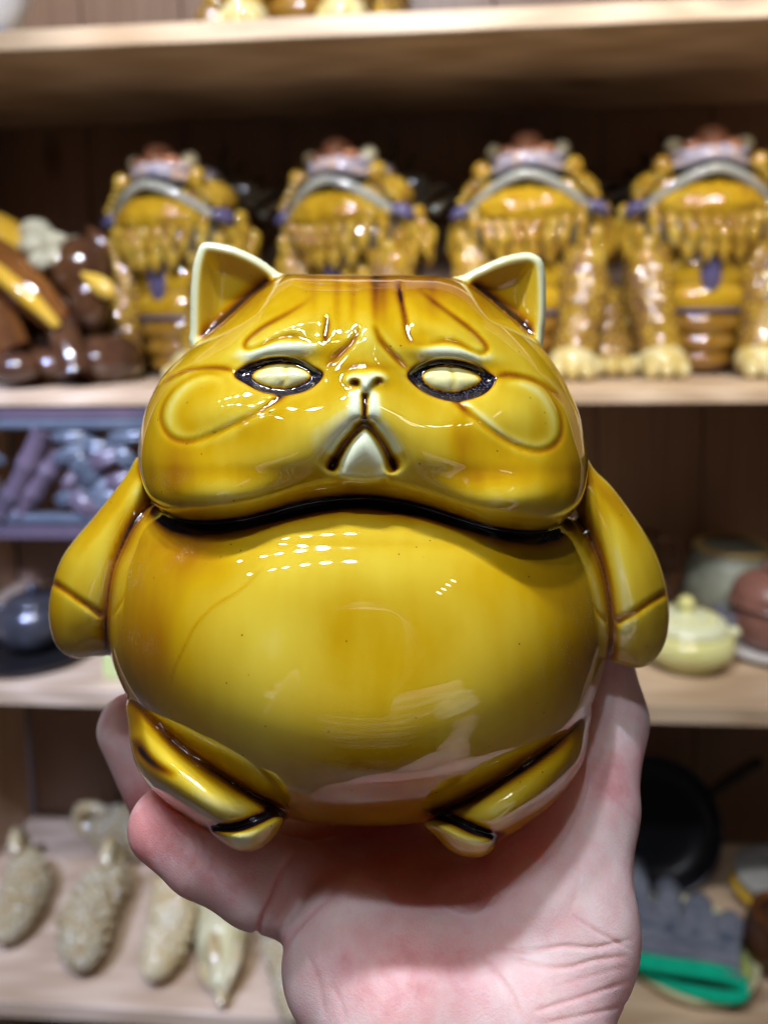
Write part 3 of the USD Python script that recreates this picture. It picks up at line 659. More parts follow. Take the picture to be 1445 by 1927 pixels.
bj = [(e25, .0158 + .004, elb, .042), (elb, .042, sho, .052), (sho, .055, R_(0.06, -0.36, -0.12), .07), (lsho, .055, R_(-0.06, -0.36, -0.12), .07), (lsho, .052, lelb, .042), (lelb, .040, lhan, .026),
      (R_(0.06, -0.37, -0.16), .1, R_(0.05, -0.37, -0.42), .1), (R_(-0.06, -0.37, -0.16), .1, R_(-0.05, -0.37, -0.42), .1), (R_(0.06, -0.38, -0.45), .11, R_(-0.06, -0.38, -0.5), .11), (R_(0, -0.385, -0.12), .055, R_(0, -0.375, 0.02), .052)] + lfing
body_v, body_f = mk(bj, 0.0085, 0.02, head_shape)
SLE = sho + (elb - sho) * 0.72; LSL = lsho + (lelb - lsho) * 0.6
def folds(G, D_):
    n = meshkit.fbm(G * np.array([16, 16, 34]), 3, 11) - 0.5
    t = ((G - sho) @ (SLE - sho)) / ((SLE - sho) @ (SLE - sho)); r = np.linalg.norm(G - sho - np.clip(t, 0, 1.1)[..., None] * (SLE - sho), axis=-1)
    w = np.exp(-(r / 0.12) ** 4)
    D_ = D_ - 0.022 * n - w * 0.004 * np.sin(t * 26 + 3 * meshkit.fbm(G * 14, 2, 4))
    cut = np.maximum((G - SLE) @ (SLE - sho) / np.linalg.norm(SLE - sho), (G - LSL) @ (LSL - lsho) / np.linalg.norm(LSL - lsho))
    near_arm = (r < 0.13) | (np.linalg.norm(G - LSL, axis=-1) < 0.13)
    D_ = np.where(near_arm, np.maximum(D_, cut), D_)
    D_ = np.maximum(D_, G[..., 2] - (CAM[2] - 0.062 - 0.4 * np.abs(G[..., 0]))) 
    return D_
shirt_v, shirt_f = mk([(sho, .074, SLE + (elb - sho) * 0.1, .072), (lsho, .074, LSL + (lelb - lsho) * 0.1, .07), (sho, .075, R_(0.05, -0.36, -0.13), .095), (lsho, .075, R_(-0.05, -0.36, -0.13), .095),
      (R_(0.07, -0.37, -0.16), .122, R_(0.065, -0.37, -0.62), .128), (R_(-0.07, -0.37, -0.16), .122, R_(-0.065, -0.37, -0.62), .128)], 0.009, 0.02, folds)
trou_v, trou_f = mk([(R_(0.07, -0.38, -0.6), .115, R_(0.10, -0.37, -0.95), .085), (R_(0.10, -0.37, -0.95), .085, R_(0.11, -0.39, -1.36), .06), (R_(-0.07, -0.38, -0.6), .115, R_(-0.10, -0.37, -0.95), .085), (R_(-0.10, -0.37, -0.95), .085, R_(-0.11, -0.39, -1.36), .06)], 0.018, 0.02)
shoes = [mk([(R_(x, -0.41, -1.405), .042, R_(x * 1.15, -0.25, -1.415), .034)], 0.012, 0.01) for x in (0.11, -0.11)]
hair_v, hair_f = mk([(R_(0, -0.41, 0.12), .098, R_(0, -0.40, 0.15), .09)], 0.01, 0.02, lambda G, D_: np.maximum(D_ - 0.02 * (meshkit.fbm(G * 40, 2, 3) - 0.5), -(np.linalg.norm((G - R_(0, -0.30, 0.06)) / np.array([1.0, 1.0, 1.25]), axis=-1) - 0.085)))
wb = np.array([CAM[0], CAM[1] - 0.38, 0.0])
person = thing('person', 'person in a white t-shirt whose bare right hand holds the cat up', 'person', wb)
bn = meshkit.arrays((body_v, body_f), True)[2]
n0 = len(hand_v)
raw(person, 'body', np.vstack([hand_v, body_v]) - wb, np.vstack([nf_, body_f + n0]), np.vstack([hand_n, bn]), m_skin, {'flush': np.r_[flush, np.full(len(body_v), 0.4)]})
part(person, 't_shirt', (shirt_v - wb, shirt_f), m_shirt, True)
part(person, 'trousers', (trou_v - wb, trou_f), m_denim, True)
part(person, 'hair', (hair_v - wb, hair_f), m_hair, True)
for v, f in shoes: part(person, 'shoe', (v - wb, f), m_shoe, True)

# the phone that takes the picture: its back faces the cat, the lens just ahead of it
ph = thing('phone', 'black phone held upright in front of the face of the person', 'phone', CAM - FWD * 0.012)
def rbox(x0, x1, y0, y1, z0, z1, r):
    import shapely
    g_ = shapely.box(x0 + r, y0 + r, x1 - r, y1 - r).buffer(r, quad_segs=8); m_ = trimesh.creation.extrude_polygon(g_, z1 - z0); m_.apply_translation([0, 0, z0])
    m_.vertices = m_.vertices[:, :1] * RIGHT + m_.vertices[:, 1:2] * UP - m_.vertices[:, 2:] * FWD; m_.fix_normals(); return m_
part(ph, 'phone_body', rbox(-0.058, 0.016, -0.132, 0.015, -0.0, 0.0075, 0.010), m_phone, 30)
for dx, dy in ((-0.02, 0.0), (-0.01, -0.02)):
    part(ph, 'lens', rbox(dx - 0.007, dx + 0.007, dy - 0.007, dy + 0.007, -0.0035, -0.0002, 0.0069), m_phone, 30)
# ------------------------------------------------------------------ the wooden shelves behind and what stands on them
YF, YAW = 0.97, math.radians(4.7)
TV = np.array([math.cos(YAW), -math.sin(YAW), 0]); NV = np.array([math.sin(YAW), math.cos(YAW), 0]); OS = np.array([0, YF, 0.0])
def L2W(x, y, z): return OS + TV * x + NV * y + np.array([0, 0, z])
def ontop(u, v, z):
    d = ray(u, v); p = CAM + d * ((z - CAM[2]) / d[2]); return np.array([(p - OS) @ TV, (p - OS) @ NV])
def atback(u, v, b):
    d = ray(u, v); p = CAM + d * (((OS + NV * b - CAM) @ NV) / (d @ NV)); return np.array([(p - OS) @ TV, p[2]])
Z1B, Z1, Z2B, Z2, Z3B, Z3, Z4 = 1.779, 1.804, 1.324, 1.342, 0.908, 0.934, 0.46
DEP = 0.40
def bx(x0, x1, y0, y1, z0, z1, bev=0.0):
    b = trimesh.creation.box([x1 - x0, y1 - y0, z1 - z0]); b.apply_translation([(x0 + x1) / 2, (y0 + y1) / 2, (z0 + z1) / 2])
    if not bev: return b
    import manifold3d as m3
    s = [trimesh.creation.box([x1 - x0 - 2 * bev * (i != 0), y1 - y0 - 2 * bev * (i != 1), z1 - z0 - 2 * bev * (i != 2)]) for i in range(3)]
    c = trimesh.util.concatenate(s); c.apply_translation(b.centroid); return c.convex_hull
def ell(c, r, sub=3, rot=None, tag_=None):
    s = trimesh.creation.icosphere(sub); s.apply_scale(r)
    if rot is not None: s.apply_transform(trimesh.transformations.euler_matrix(*np.radians(rot)))
    s.apply_translation(c); return s
def tube(pts, rad, n=12, close=True):
    p = spline(np.asarray(pts, float), 8, closed=False) if len(pts) > 2 else np.asarray(pts, float)
    r = np.interp(np.linspace(0, 1, len(p)), np.linspace(0, 1, len(np.atleast_1d(rad))), np.atleast_1d(rad)) if np.ndim(rad) else np.full(len(p), rad)
    t = np.gradient(p, axis=0); t /= np.linalg.norm(t, axis=1, keepdims=True)
    a = np.array([0.31, 0.17, 0.93]); V = []
    for i in range(len(p)):
        e1 = np.cross(t[i], a); e1 /= np.linalg.norm(e1); e2 = np.cross(t[i], e1)
        th = np.linspace(0, 2 * np.pi, n, endpoint=False)
        V.append(p[i] + r[i] * (np.cos(th)[:, None] * e1 + np.sin(th)[:, None] * e2))
    V = np.vstack(V + [p[:1], p[-1:]]); k = len(p); f = []
    for i in range(k - 1):
        for j in range(n):
            q = (i * n + j, i * n + (j + 1) % n, (i + 1) * n + (j + 1) % n, (i + 1) * n + j); f += [(q[0], q[1], q[2]), (q[0], q[2], q[3])]
    for j in range(n): f += [(k * n, (j + 1) % n, j), (k * n + 1, (k - 1) * n + j, (k - 1) * n + (j + 1) % n)]
    t_ = trimesh.Trimesh(V, f, process=False); t_.fix_normals(); return t_
def lathe(prof, n=48, c=(0, 0, 0)):
    m_ = trimesh.creation.revolve(np.array(prof, float), sections=n); m_.apply_translation(c); m_.fix_normals(); return m_
def smoothprof(p, k=6): return spline(p, k, closed=False)
def bump(mesh, amp, scale, seed=0, sub=0):
    for _ in range(sub): mesh = mesh.subdivide()
    n = mesh.vertex_normals; mesh.vertices = mesh.vertices + n * (amp * (meshkit.fbm(mesh.vertices * scale, 2, seed) - 0.5))[:, None]; return mesh
def join(*m_): return trimesh.util.concatenate([x for x in m_ if x is not None])

def wood(name, axis, c0=(0.40, 0.27, 0.16), c1=(0.66, 0.50, 0.35), seed=0.0):
    sc = [9.0, 9.0, 9.0]; sc[axis] = 0.7
    ks = [5.0, 5.0, 5.0]; ks[axis] = 2.4
    return M(name, {'geo': ('geometry', {}), 'oi': ('object_info', {}), 'off': ('math', {'math_type': 'multiply', 'value2': 13.0}), 'cx': ('combine_xyz', {'y': seed}),
        'vadd': ('mix', {'mix_type': 'add', 'fac': 1.0}), 'mp': ('mapping', {'scale': sc}), 'n': ('noise_texture', {'scale': 3.0, 'detail': 6.0, 'roughness': 0.6, 'distortion': 0.6}),
        'w': ('wave_texture', {'wave_type': 'bands', 'scale': 2.2, 'distortion': 9.0, 'detail': 3.0, 'detail_scale': 1.2}),
        'mx': ('math', {'math_type': 'multiply_add', 'value2': 0.35}), 'nh': ('math', {'math_type': 'multiply', 'value2': 0.75}),
        'r': ('rgb_ramp', {'ramp': [(0.2, c0), (0.55, tuple((np.array(c0) + c1) / 2)), (0.85, c1)]}),
        'km': ('mapping', {'scale': ks}), 'vo': ('voronoi_texture', {'scale': 1.0}), 'kr': ('map_range', {'from_min': 0.06, 'from_max': 0.14, 'to_min': 0.85, 'to_max': 0.0, 'clamp': True}),
        'kc': ('mix_color', {'b': (0.12, 0.055, 0.025)}), 'b': ('bump', {'strength': 0.15, 'distance': 0.002}),
        'p': ('principled_bsdf', {'roughness': 0.42, 'specular_ior_level': 0.4})},
        [('geo.position', 'vadd.color1'), ('oi.random', 'off.value1'), ('off.value', 'cx.x'), ('off.value', 'cx.z'), ('cx.vector', 'vadd.color2'), ('vadd.color', 'mp.vector'), ('mp.vector', 'n.vector'), ('mp.vector', 'w.vector'),
         ('w.fac', 'mx.value1'), ('n.fac', 'nh.value1'), ('nh.value', 'mx.value3'), ('mx.value', 'r.fac'), ('vadd.color', 'km.vector'), ('km.vector', 'vo.vector'), ('vo.distance', 'kr.value'), ('kr.result', 'kc.fac'),
         ('r.color', 'kc.a'), ('kc.result', 'p.base_color'), ('n.fac', 'b.height'), ('b.normal', 'p.normal')])
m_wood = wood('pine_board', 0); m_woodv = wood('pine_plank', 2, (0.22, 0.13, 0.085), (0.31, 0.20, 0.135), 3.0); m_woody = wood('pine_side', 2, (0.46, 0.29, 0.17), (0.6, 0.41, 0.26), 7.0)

floor = raw(None, 'floor', np.array([[-4, -4, 0], [4, -4, 0], [4, 4, 0], [-4, 4, 0]], float), np.array([[0, 1, 2], [0, 2, 3]]), np.tile([0, 0, 1.0], (4, 1)), plain('floor_tile', (0.20, 0.18, 0.16), 0.4, 0.5, 0.2, 3.0))
tag(floor, 'dull grey brown floor of the shop', 'floor', kind='structure')
unit = thing('shelf_unit', 'pale pine shelf unit with a plank back behind everything on display', 'shelf', OS, -YAW)
X0, X1 = -0.742, 0.742
for z0, z1 in ((Z1B, Z1), (Z2B, Z2), (Z3B, Z3), (Z4 - 0.026, Z4)):
    part(unit, 'shelf_board', bx(X0, X1, 0.0, DEP, z0, z1, 0.0015), m_wood, 20)
for a, b in ((X0 - 0.028, X0 - 0.001), (X1 + 0.001, X1 + 0.028)): part(unit, 'side_panel', bx(a, b, -0.004, DEP, 0.002, 2.25, 0.002), m_woody, 20)
w = 0.181; x = -0.742
while x < 0.74:
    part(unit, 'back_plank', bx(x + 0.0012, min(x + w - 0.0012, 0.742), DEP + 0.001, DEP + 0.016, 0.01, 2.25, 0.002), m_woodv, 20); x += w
def place(x, y, z): return L2W(x, y, z)

# ---------------- four seated mythical toads in amber glaze
TOADY = [(0.0, (0.05, 0.025, 0.05)), (0.3, (0.14, 0.07, 0.05)), (0.5, (0.24, 0.13, 0.016)), (0.75, (0.40, 0.25, 0.022)), (1.0, (0.48, 0.34, 0.05))]
def scaly(name, sc, ramp, bs=0.3, rough=0.12, spread=0.3):
    return M(name, {'tc': ('texture_coordinate', {}), 'v': ('voronoi_texture', {'scale': sc, 'feature': 'distance_to_edge'}), 'n': ('noise_texture', {'scale': 24.0, 'detail': 4.0}),
        'vm': ('map_range', {'from_min': 0.0, 'from_max': spread, 'clamp': True}), 'a': ('math', {'math_type': 'multiply_add', 'value2': 0.55}), 'nn': ('math', {'math_type': 'multiply_add', 'value2': 0.9, 'value3': -0.15}),
        'r': ('rgb_ramp', {'ramp': ramp}), 'b': ('bump', {'strength': bs, 'distance': 0.004}), 'p': ('principled_bsdf', {'roughness': rough, 'ior': 1.66})},
        [('tc.object', 'v.vector'), ('tc.object', 'n.vector'), ('v.distance', 'vm.value'), ('vm.result', 'a.value1'), ('n.fac', 'nn.value1'), ('nn.value', 'a.value3'), ('a.value', 'r.fac'), ('r.color', 'p.base_color'), ('vm.result', 'b.height'), ('b.normal', 'p.normal')])
m_scale = scaly('toad_scales', 95.0, TOADY); m_curl = glaze('toad_amber', [(0.0, (0.74, 0.68, 0.36)), (0.35, (0.68, 0.50, 0.08)), (0.6, (0.60, 0.36, 0.02)), (0.85, (0.25, 0.10, 0.02)), (1.0, (0.06, 0.03, 0.04))], attr=False, base=0.02, nscale=36.0, namp=0.0, rough=0.1, bump=0.1)
def glz(name, ramp, base=0.0, nscale=36.0, amp=0.5, rough=0.025):
    return glaze(name, ramp, attr=False, base=base, nscale=nscale, namp=amp, rough=rough, bump=0.1)
m_curl = glz('toad_curls', [(0.0, (0.54, 0.45, 0.19)), (0.3, (0.42, 0.28, 0.035)), (0.6, (0.31, 0.165, 0.014)), (0.85, (0.12, 0.055, 0.02)), (1.0, (0.06, 0.035, 0.05))], 0.48, 70.0, 0.8)
m_belly = glz('toad_belly', [(0.0, (0.45, 0.31, 0.028)), (0.6, (0.37, 0.21, 0.01)), (1.0, (0.17, 0.07, 0.008))], 0.5, 24.0, 0.6)
m_lip = glz('toad_lip', [(0.0, (0.38, 0.39, 0.33)), (0.5, (0.28, 0.28, 0.25)), (1.0, (0.10, 0.09, 0.13))], 0.4, 40.0, 0.5)
m_blue = glz('toad_dark_blue', [(0.0, (0.05, 0.06, 0.16)), (0.6, (0.10, 0.08, 0.15)), (1.0, (0.28, 0.16, 0.14))], 0.4, 50.0, 0.5)
m_red = glz('toad_nose', [(0.0, (0.40, 0.17, 0.08)), (1.0, (0.22, 0.08, 0.05))], 0.4, 40.0, 0.5)
m_cream0 = glz('toad_eye', [(0.0, (0.7, 0.68, 0.5)), (1.0, (0.6, 0.45, 0.15))], 0.4, 60.0, 0.5)
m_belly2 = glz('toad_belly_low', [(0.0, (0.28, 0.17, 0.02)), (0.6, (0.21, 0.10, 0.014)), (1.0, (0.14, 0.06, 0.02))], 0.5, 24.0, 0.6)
m_snout = glz('toad_snout', [(0.0, (0.20, 0.20, 0.32)), (0.35, (0.36, 0.32, 0.36)), (0.6, (0.46, 0.30, 0.22)), (1.0, (0.60, 0.42, 0.12))], 0.4, 60.0, 0.7)
m_pale = glz('toad_foot', [(0.0, (0.60, 0.57, 0.40)), (0.5, (0.52, 0.41, 0.15)), (1.0, (0.42, 0.26, 0.04))], 0.4, 55.0, 0.6)
m_fin = glz('toad_fin', [(0.0, (0.10, 0.07, 0.03)), (0.6, (0.05, 0.045, 0.04)), (1.0, (0.25, 0.16, 0.04))], 0.4, 40.0, 0.5)
m_black = plain('dark_hollow', (0.01, 0.009, 0.008), 0.6)
def drop(c, r, tip=1.0, rot=None):
    s = trimesh.creation.icosphere(2); v = s.vertices; t = np.clip(-v[:, 2], 0, 1)
    v[:, 0] *= 1 - 0.55 * t ** 1.5; v[:, 1] *= 1 - 0.3 * t; v[:, 2] = np.where(v[:, 2] < 0, v[:, 2] * 1.5 * tip, v[:, 2]); s.vertices = v * r
    if rot is not None: s.apply_transform(trimesh.transformations.euler_matrix(*np.radians(rot)))
    s.apply_translation(c); return s
def make_toad(label, loc, rz):
    t = thing('toad_figurine', label, 'figurine', loc, rz, 'amber toads on the second shelf')
    def knobbly(m_, amp=0.006, sc=120, seed=0): return bump(m_, amp, sc, seed)
    body = join(ell((0, 0.05, 0.12), (0.090, 0.095, 0.12), 4), ell((0, 0.075, 0.07), (0.10, 0.10, 0.072), 4), ell((0, 0.02, 0.205), (0.094, 0.085, 0.06), 4))
    part(t, 'body', knobbly(body, 0.010, 130), m_scale, True)
    for i, (z, hw, dy, hz_) in enumerate(((0.150, 0.060, -0.050, 0.046), (0.112, 0.060, -0.052, 0.034), (0.078, 0.056, -0.050, 0.03), (0.050, 0.050, -0.046, 0.026), (0.026, 0.044, -0.040, 0.022))):
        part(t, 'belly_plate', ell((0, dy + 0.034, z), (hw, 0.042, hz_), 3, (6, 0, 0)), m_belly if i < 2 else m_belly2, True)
    part(t, 'belly_band', ell((0, -0.022, 0.094), (0.058, 0.040, 0.006), 3), m_blue, True)
    part(t, 'tongue', join(ell((0, -0.056, 0.152), (0.015, 0.010, 0.034), 2), ell((0, -0.056, 0.178), (0.030, 0.010, 0.012), 2)), m_blue, True)
    for s in (-1, 1):
        part(t, 'foreleg', knobbly(tube([(s * 0.074, -0.01, 0.185), (s * 0.080, -0.035, 0.13), (s * 0.074, -0.050, 0.075), (s * 0.066, -0.058, 0.028)], [0.034, 0.035, 0.031, 0.030], 28), 0.011, 150, 3), m_scale, True)
        part(t, 'shoulder_curl', drop((s * 0.088, -0.04, 0.168), (0.022, 0.018, 0.024), 1.0, (0, -s * 20, 0)), m_curl, True)
        part(t, 'forefoot', join(ell((s * 0.066, -0.066, 0.024), (0.034, 0.036, 0.026)), *[ell((s * 0.066 + dx, -0.094, 0.013), (0.011, 0.017, 0.014), 2) for dx in (-0.021, 0, 0.021)]), m_pale, True)
        part(t, 'hind_leg', knobbly(join(ell((s * 0.112, 0.045, 0.068), (0.036, 0.075, 0.068), 4), ell((s * 0.118, 0.0, 0.035), (0.032, 0.055, 0.032), 4)), 0.010, 150, 5), m_scale, True)
        part(t, 'hind_foot', join(*[ell((s * 0.120 + dx, -0.046, 0.016), (0.012, 0.026, 0.016), 2) for dx in (-0.02, 0, 0.02)]), m_pale, True)
    part(t, 'chin', knobbly(ell((0, -0.026, 0.248), (0.078, 0.062, 0.038), 4, (14, 0, 0)), 0.010, 120, 2), m_belly, True)
    def arc(z, y, w, sag, r, n=9):
        xs = np.linspace(-1, 1, n); return tube([(w * a, y + 0.06 * a * a, z - sag * abs(a) ** 1.6) for a in xs], [r * 0.8] + [r] * 5 + [r * 0.8], 12)
    part(t, 'lower_lip', arc(0.288, -0.074, 0.104, 0.062, 0.0078), m_lip, True)
    part(t, 'mouth', ell((0, -0.026, 0.296), (0.066, 0.044, 0.011), 3, (12, 0, 0)), m_black, True)
    part(t, 'upper_lip', arc(0.309, -0.064, 0.068, 0.020, 0.0085), m_snout, True)
    part(t, 'snout', knobbly(join(ell((0, -0.024, 0.314), (0.056, 0.044, 0.016), 4), ell((0, 0.012, 0.305), (0.070, 0.06, 0.026), 4)), 0.008, 110, 6), m_snout, True)
    part(t, 'nose', join(ell((0, -0.040, 0.335), (0.023, 0.024, 0.018)), ell((-0.026, -0.046, 0.324), (0.015, 0.014, 0.011)), ell((0.026, -0.046, 0.324), (0.015, 0.014, 0.011))), m_red, True)
    for s in (-1, 1):
        part(t, 'mouth_corner', ell((s * 0.098, -0.024, 0.243), (0.020, 0.022, 0.012), 2, (0, s * 35, 0)), m_blue, True)
        part(t, 'eye', ell((s * 0.048, -0.030, 0.328), (0.013, 0.014, 0.012), 2), m_cream0, True)
        part(t, 'brow', join(drop((s * 0.066, -0.042, 0.300), (0.015, 0.014, 0.013), 0.9, (0, s * 75, 0)), *[ell((s * (0.062 + 0.0085 * k), -0.054 + 0.004 * k, 0.292 - 0.0085 * k), (0.0075, 0.007, 0.006), 2) for k in range(5)], ell((s * 0.05, 0.0, 0.270), (0.052, 0.05, 0.034))), m_curl, True)
        for k, (xx, yy, zz, r) in enumerate(((0.104, -0.012, 0.222, .012), (0.108, -0.004, 0.206, .013), (0.104, -0.018, 0.186, .013), (0.096, -0.034, 0.206, .012), (0.116, 0.03, 0.214, .013), (0.112, 0.03, 0.186, .013), (0.086, -0.046, 0.188, .012), (0.108, 0.01, 0.243, .011), (0.112, 0.012, 0.224, .011), (0.116, 0.016, 0.196, .012), (0.098, -0.026, 0.236, .010))):
            part(t, 'mane_curl', drop((s * xx, yy, zz), (r, r, r * 1.1), 1.1, (0, -s * 16, 0)), m_curl, True)
        for k in range(5):
            part(t, 'horn', tube([(s * (0.02 + 0.02 * k), 0.06 + 0.006 * k, 0.30 - 0.012 * k), (s * (0.035 + 0.024 * k), 0.08 + 0.006 * k, 0.342 - 0.017 * k), (s * (0.04 + 0.028 * k), 0.09 + 0.008 * k, 0.374 - 0.028 * k)], [0.011, 0.008, 0.002], 10), m_fin, True)
    part(t, 'mane', ell((0, 0.0, 0.207), (0.104, 0.080, 0.046), 3), m_fin, True)
    for row, (z, n, hw, y0, r) in enumerate(((0.232, 10, 0.084, -0.076, .0085), (0.215, 9, 0.086, -0.080, .0095), (0.198, 8, 0.082, -0.080, .0105), (0.181, 6, 0.068, -0.076, .0115))):
        for i in range(n):
            a = (i + 0.5) / n * 2 - 1
            part(t, 'beard_curl', drop((hw * a, y0 + 0.042 * a * a, z + 0.010 * a * a), (r, r * .95, r * 1.15), 1.1), m_curl, True)
    part(t, 'back_fin', join(*[drop((0, 0.10 + 0.012 * i, 0.30 - 0.06 * i), (0.010, 0.03, 0.03), 1.0, (150, 0, 0)) for i in range(4)], ell((0, 0.085, 0.29), (0.10, 0.03, 0.045))), m_fin, True)
    return t
toads = [((312 + 325) / 2, 703, 'amber toad figurine at the left, half hidden by the left ear of the cat', -15), (655, 702, 'amber toad figurine straight behind the top of the cat head', -20), (1002, 700, 'amber toad figurine behind the right ear of the cat', -10), (1338, 697, 'amber toad figurine cut by the right edge of the photo, nothing in front of it', -3)]
first = None
for u, v, lb, rz in toads:
    x_, y_ = ontop(u, v, Z2 + 0.0006); y_ = 0.215
    x_ = atback(u, v - 60, 0.16)[0]
    loc = place(x_, y_, Z2 + 0.0006)
    if first is None: first = make_toad(lb, loc, -YAW + math.radians(rz))
    else: copy_of(first, 'toad_figurine', lb, loc, -YAW + math.radians(rz))
xt = atback(545, 20, 0.05)[0]
copy_of(first, 'toad_figurine', 'amber figurine on the topmost shelf, only its feet and base showing', place(xt, 0.14, Z1 + 0.0006), -YAW, None)
# ---------------- brown glazed beast at the left end of the second shelf
m_brown = glz('brown_glaze', [(0.0, (0.45, 0.22, 0.03)), (0.3, (0.24, 0.09, 0.02)), (0.6, (0.09, 0.035, 0.014)), (1.0, (0.03, 0.014, 0.012))], 0.45, 16.0, 0.55, 0.08)
m_brown2 = glz('dark_brown_glaze', [(0.0, (0.14, 0.06, 0.02)), (0.5, (0.055, 0.024, 0.014)), (1.0, (0.03, 0.015, 0.012))], 0.45, 18.0, 0.5, 0.1)
m_gold = glz('honey_glaze', [(0.0, (0.74, 0.55, 0.12)), (0.5, (0.62, 0.36, 0.03)), (1.0, (0.35, 0.15, 0.02))], 0.4, 18.0, 0.5, 0.08)
m_cream = glz('cream_glaze', [(0.0, (0.52, 0.53, 0.44)), (0.6, (0.42, 0.38, 0.26)), (1.0, (0.4, 0.3, 0.15))], 0.4, 40.0, 0.5, 0.12)
x_, _ = atback(95, 560, 0.12)
bs = thing('beast_figurine', 'dark brown glazed beast with a pale curly mane, left of all the amber toads', 'figurine', place(x_, 0.15, Z2 + 0.0006), -YAW, )
part(bs, 'base', bump(join(ell((-0.02, 0.0, 0.03), (0.14, 0.085, 0.03)), ell((0.07, -0.01, 0.035), (0.05, 0.06, 0.04)), ell((0.02, 0.02, 0.06), (0.05, 0.06, 0.06))), 0.012, 40, 2), m_brown2, True)
part(bs, 'body', join(ell((-0.13, 0.01, 0.13), (0.11, 0.075, 0.10)), ell((-0.075, 0.0, 0.17), (0.07, 0.06, 0.075))), m_brown, True)
part(bs, 'hump', ell((-0.085, -0.02, 0.212), (0.062, 0.05, 0.040), 3, (0, 25, 0)), m_gold, True)
part(bs, 'neck', tube([(-0.10, -0.045, 0.20), (-0.045, -0.06, 0.16), (0.0, -0.068, 0.125), (0.03, -0.065, 0.09)], [0.04, 0.036, 0.028, 0.02], 16), m_brown, True)
part(bs, 'crest', tube([(-0.075, -0.09, 0.19), (-0.03, -0.098, 0.155), (0.012, -0.10, 0.12), (0.04, -0.09, 0.085)], [0.010, 0.012, 0.012, 0.006], 10), m_gold, True)
for i, (a, b, c, r) in enumerate(((-0.022, -0.02, 0.222, .024), (0.004, -0.02, 0.205, .022), (-0.01, -0.05, 0.20, .020), (0.022, -0.04, 0.182, .021), (0.002, -0.055, 0.178, .018), (0.04, -0.02, 0.20, .018))):
    part(bs, 'mane_curl', bump(ell((a, b, c), (r, r, r * 0.85), 3), 0.006, 90, i), m_cream, True)
part(bs, 'head', join(ell((0.045, -0.02, 0.165), (0.045, 0.045, 0.05)), ell((0.06, -0.03, 0.12), (0.03, 0.035, 0.045))), m_brown2, True)
part(bs, 'ear', drop((0.092, -0.06, 0.140), (0.014, 0.010, 0.024), 1.0, (0, 125, 0)), m_gold, True)
part(bs, 'ear', drop((0.06, 0.01, 0.205), (0.014, 0.010, 0.022), 1.0, (0, 150, 0)), m_brown, True)
part(bs, 'leg', tube([(-0.11, -0.06, 0.10), (-0.06, -0.085, 0.095), (-0.03, -0.085, 0.05)], [0.04, 0.034, 0.026], 14), m_brown, True)
part(bs, 'leg', tube([(0.03, -0.06, 0.09), (0.05, -0.08, 0.05), (0.06, -0.085, 0.02)], [0.022, 0.02, 0.024], 14), m_brown2, True)
part(bs, 'paw', ell((-0.02, -0.10, 0.03), (0.035, 0.03, 0.022)), m_brown2, True)

# ---------------- carved openwork panel under the second shelf
m_pew = glz('carved_grey', [(0.0, (0.13, 0.14, 0.165)), (0.5, (0.075, 0.09, 0.115)), (1.0, (0.035, 0.045, 0.055))], 0.4, 24.0, 0.5, 0.3)
m_pink = glz('carved_pink', [(0.0, (0.15, 0.10, 0.13)), (0.5, (0.10, 0.075, 0.10)), (1.0, (0.05, 0.045, 0.065))], 0.4, 24.0, 0.5, 0.32)
px0, zt = atback(0, 775, 0); zt = Z2B - 0.001
pan = thing('carved_panel', 'grey openwork panel of carved bamboo and leaves hanging below the second shelf', 'carved panel', place(-0.44, 0.006, 1.14), -YAW)
XL, XR = -0.29, 0.30
ztop, zbot = 1.3235 - 1.14, 0.0
part(pan, 'top_rail', join(bx(XL, XR, 0, 0.022, ztop - 0.018, ztop - 0.001, 0.003)), m_pink, 30)
part(pan, 'top_rail', bx(XL, XR, -0.004, 0.020, ztop - 0.032, ztop - 0.0185, 0.004), m_pew, 30)
part(pan, 'bottom_rail', bx(XL, XR, -0.004, 0.020, 0.022, 0.036, 0.004), m_pew, 30)
part(pan, 'bottom_rail', bx(XL, XR, 0, 0.022, 0.0, 0.0215, 0.003), m_pink, 30)
def stalk(pts, r):
    p = spline(pts, 6, closed=False); out = []
    for i in range(0, len(p) - 3, 4): out.append(tube([p[i], p[i + 1], p[i + 2], p[i + 3], p[min(i + 4, len(p) - 1)]], [r * 1.12, r * .95, r * .92, r * .95, r * 1.12], 12))
    return join(*out)
def leaf(c, ln, w, ang, tilt=0.0):
    s = trimesh.creation.icosphere(3); v = s.vertices.copy(); t = v[:, 0]
    wv = np.sqrt(np.clip(1 - t ** 2, 0, 1)) ** 0.6 * (1 - 0.25 * t); d = np.maximum(np.hypot(v[:, 1], v[:, 2]), 1e-6)
    v[:, 1] = v[:, 1] / d * wv * np.sqrt(np.clip(1 - t ** 2, 0, 1)) ** .4; v[:, 2] = v[:, 2] / d * wv * np.sqrt(np.clip(1 - t ** 2, 0, 1)) ** .4
    v = v * np.array([ln, 0.008, w]); v[:, 1] += -0.006 * np.cos(t * 2.0) + np.where(np.abs(v[:, 2]) < w * 0.14, 0.002, 0)
    s.vertices = v; s.apply_transform(trimesh.transformations.euler_matrix(0, math.radians(-ang), math.radians(tilt))); s.apply_translation(c); return s
part(pan, 'bamboo', stalk([(-0.085, 0.006, 0.036), (-0.055, 0.004, 0.08), (-0.02, 0.006, 0.15)], 0.016), m_pink, True)
part(pan, 'bamboo', stalk([(-0.06, 0.010, 0.036), (-0.028, 0.010, 0.08), (0.0, 0.012, 0.115)], 0.015), m_pink, True)
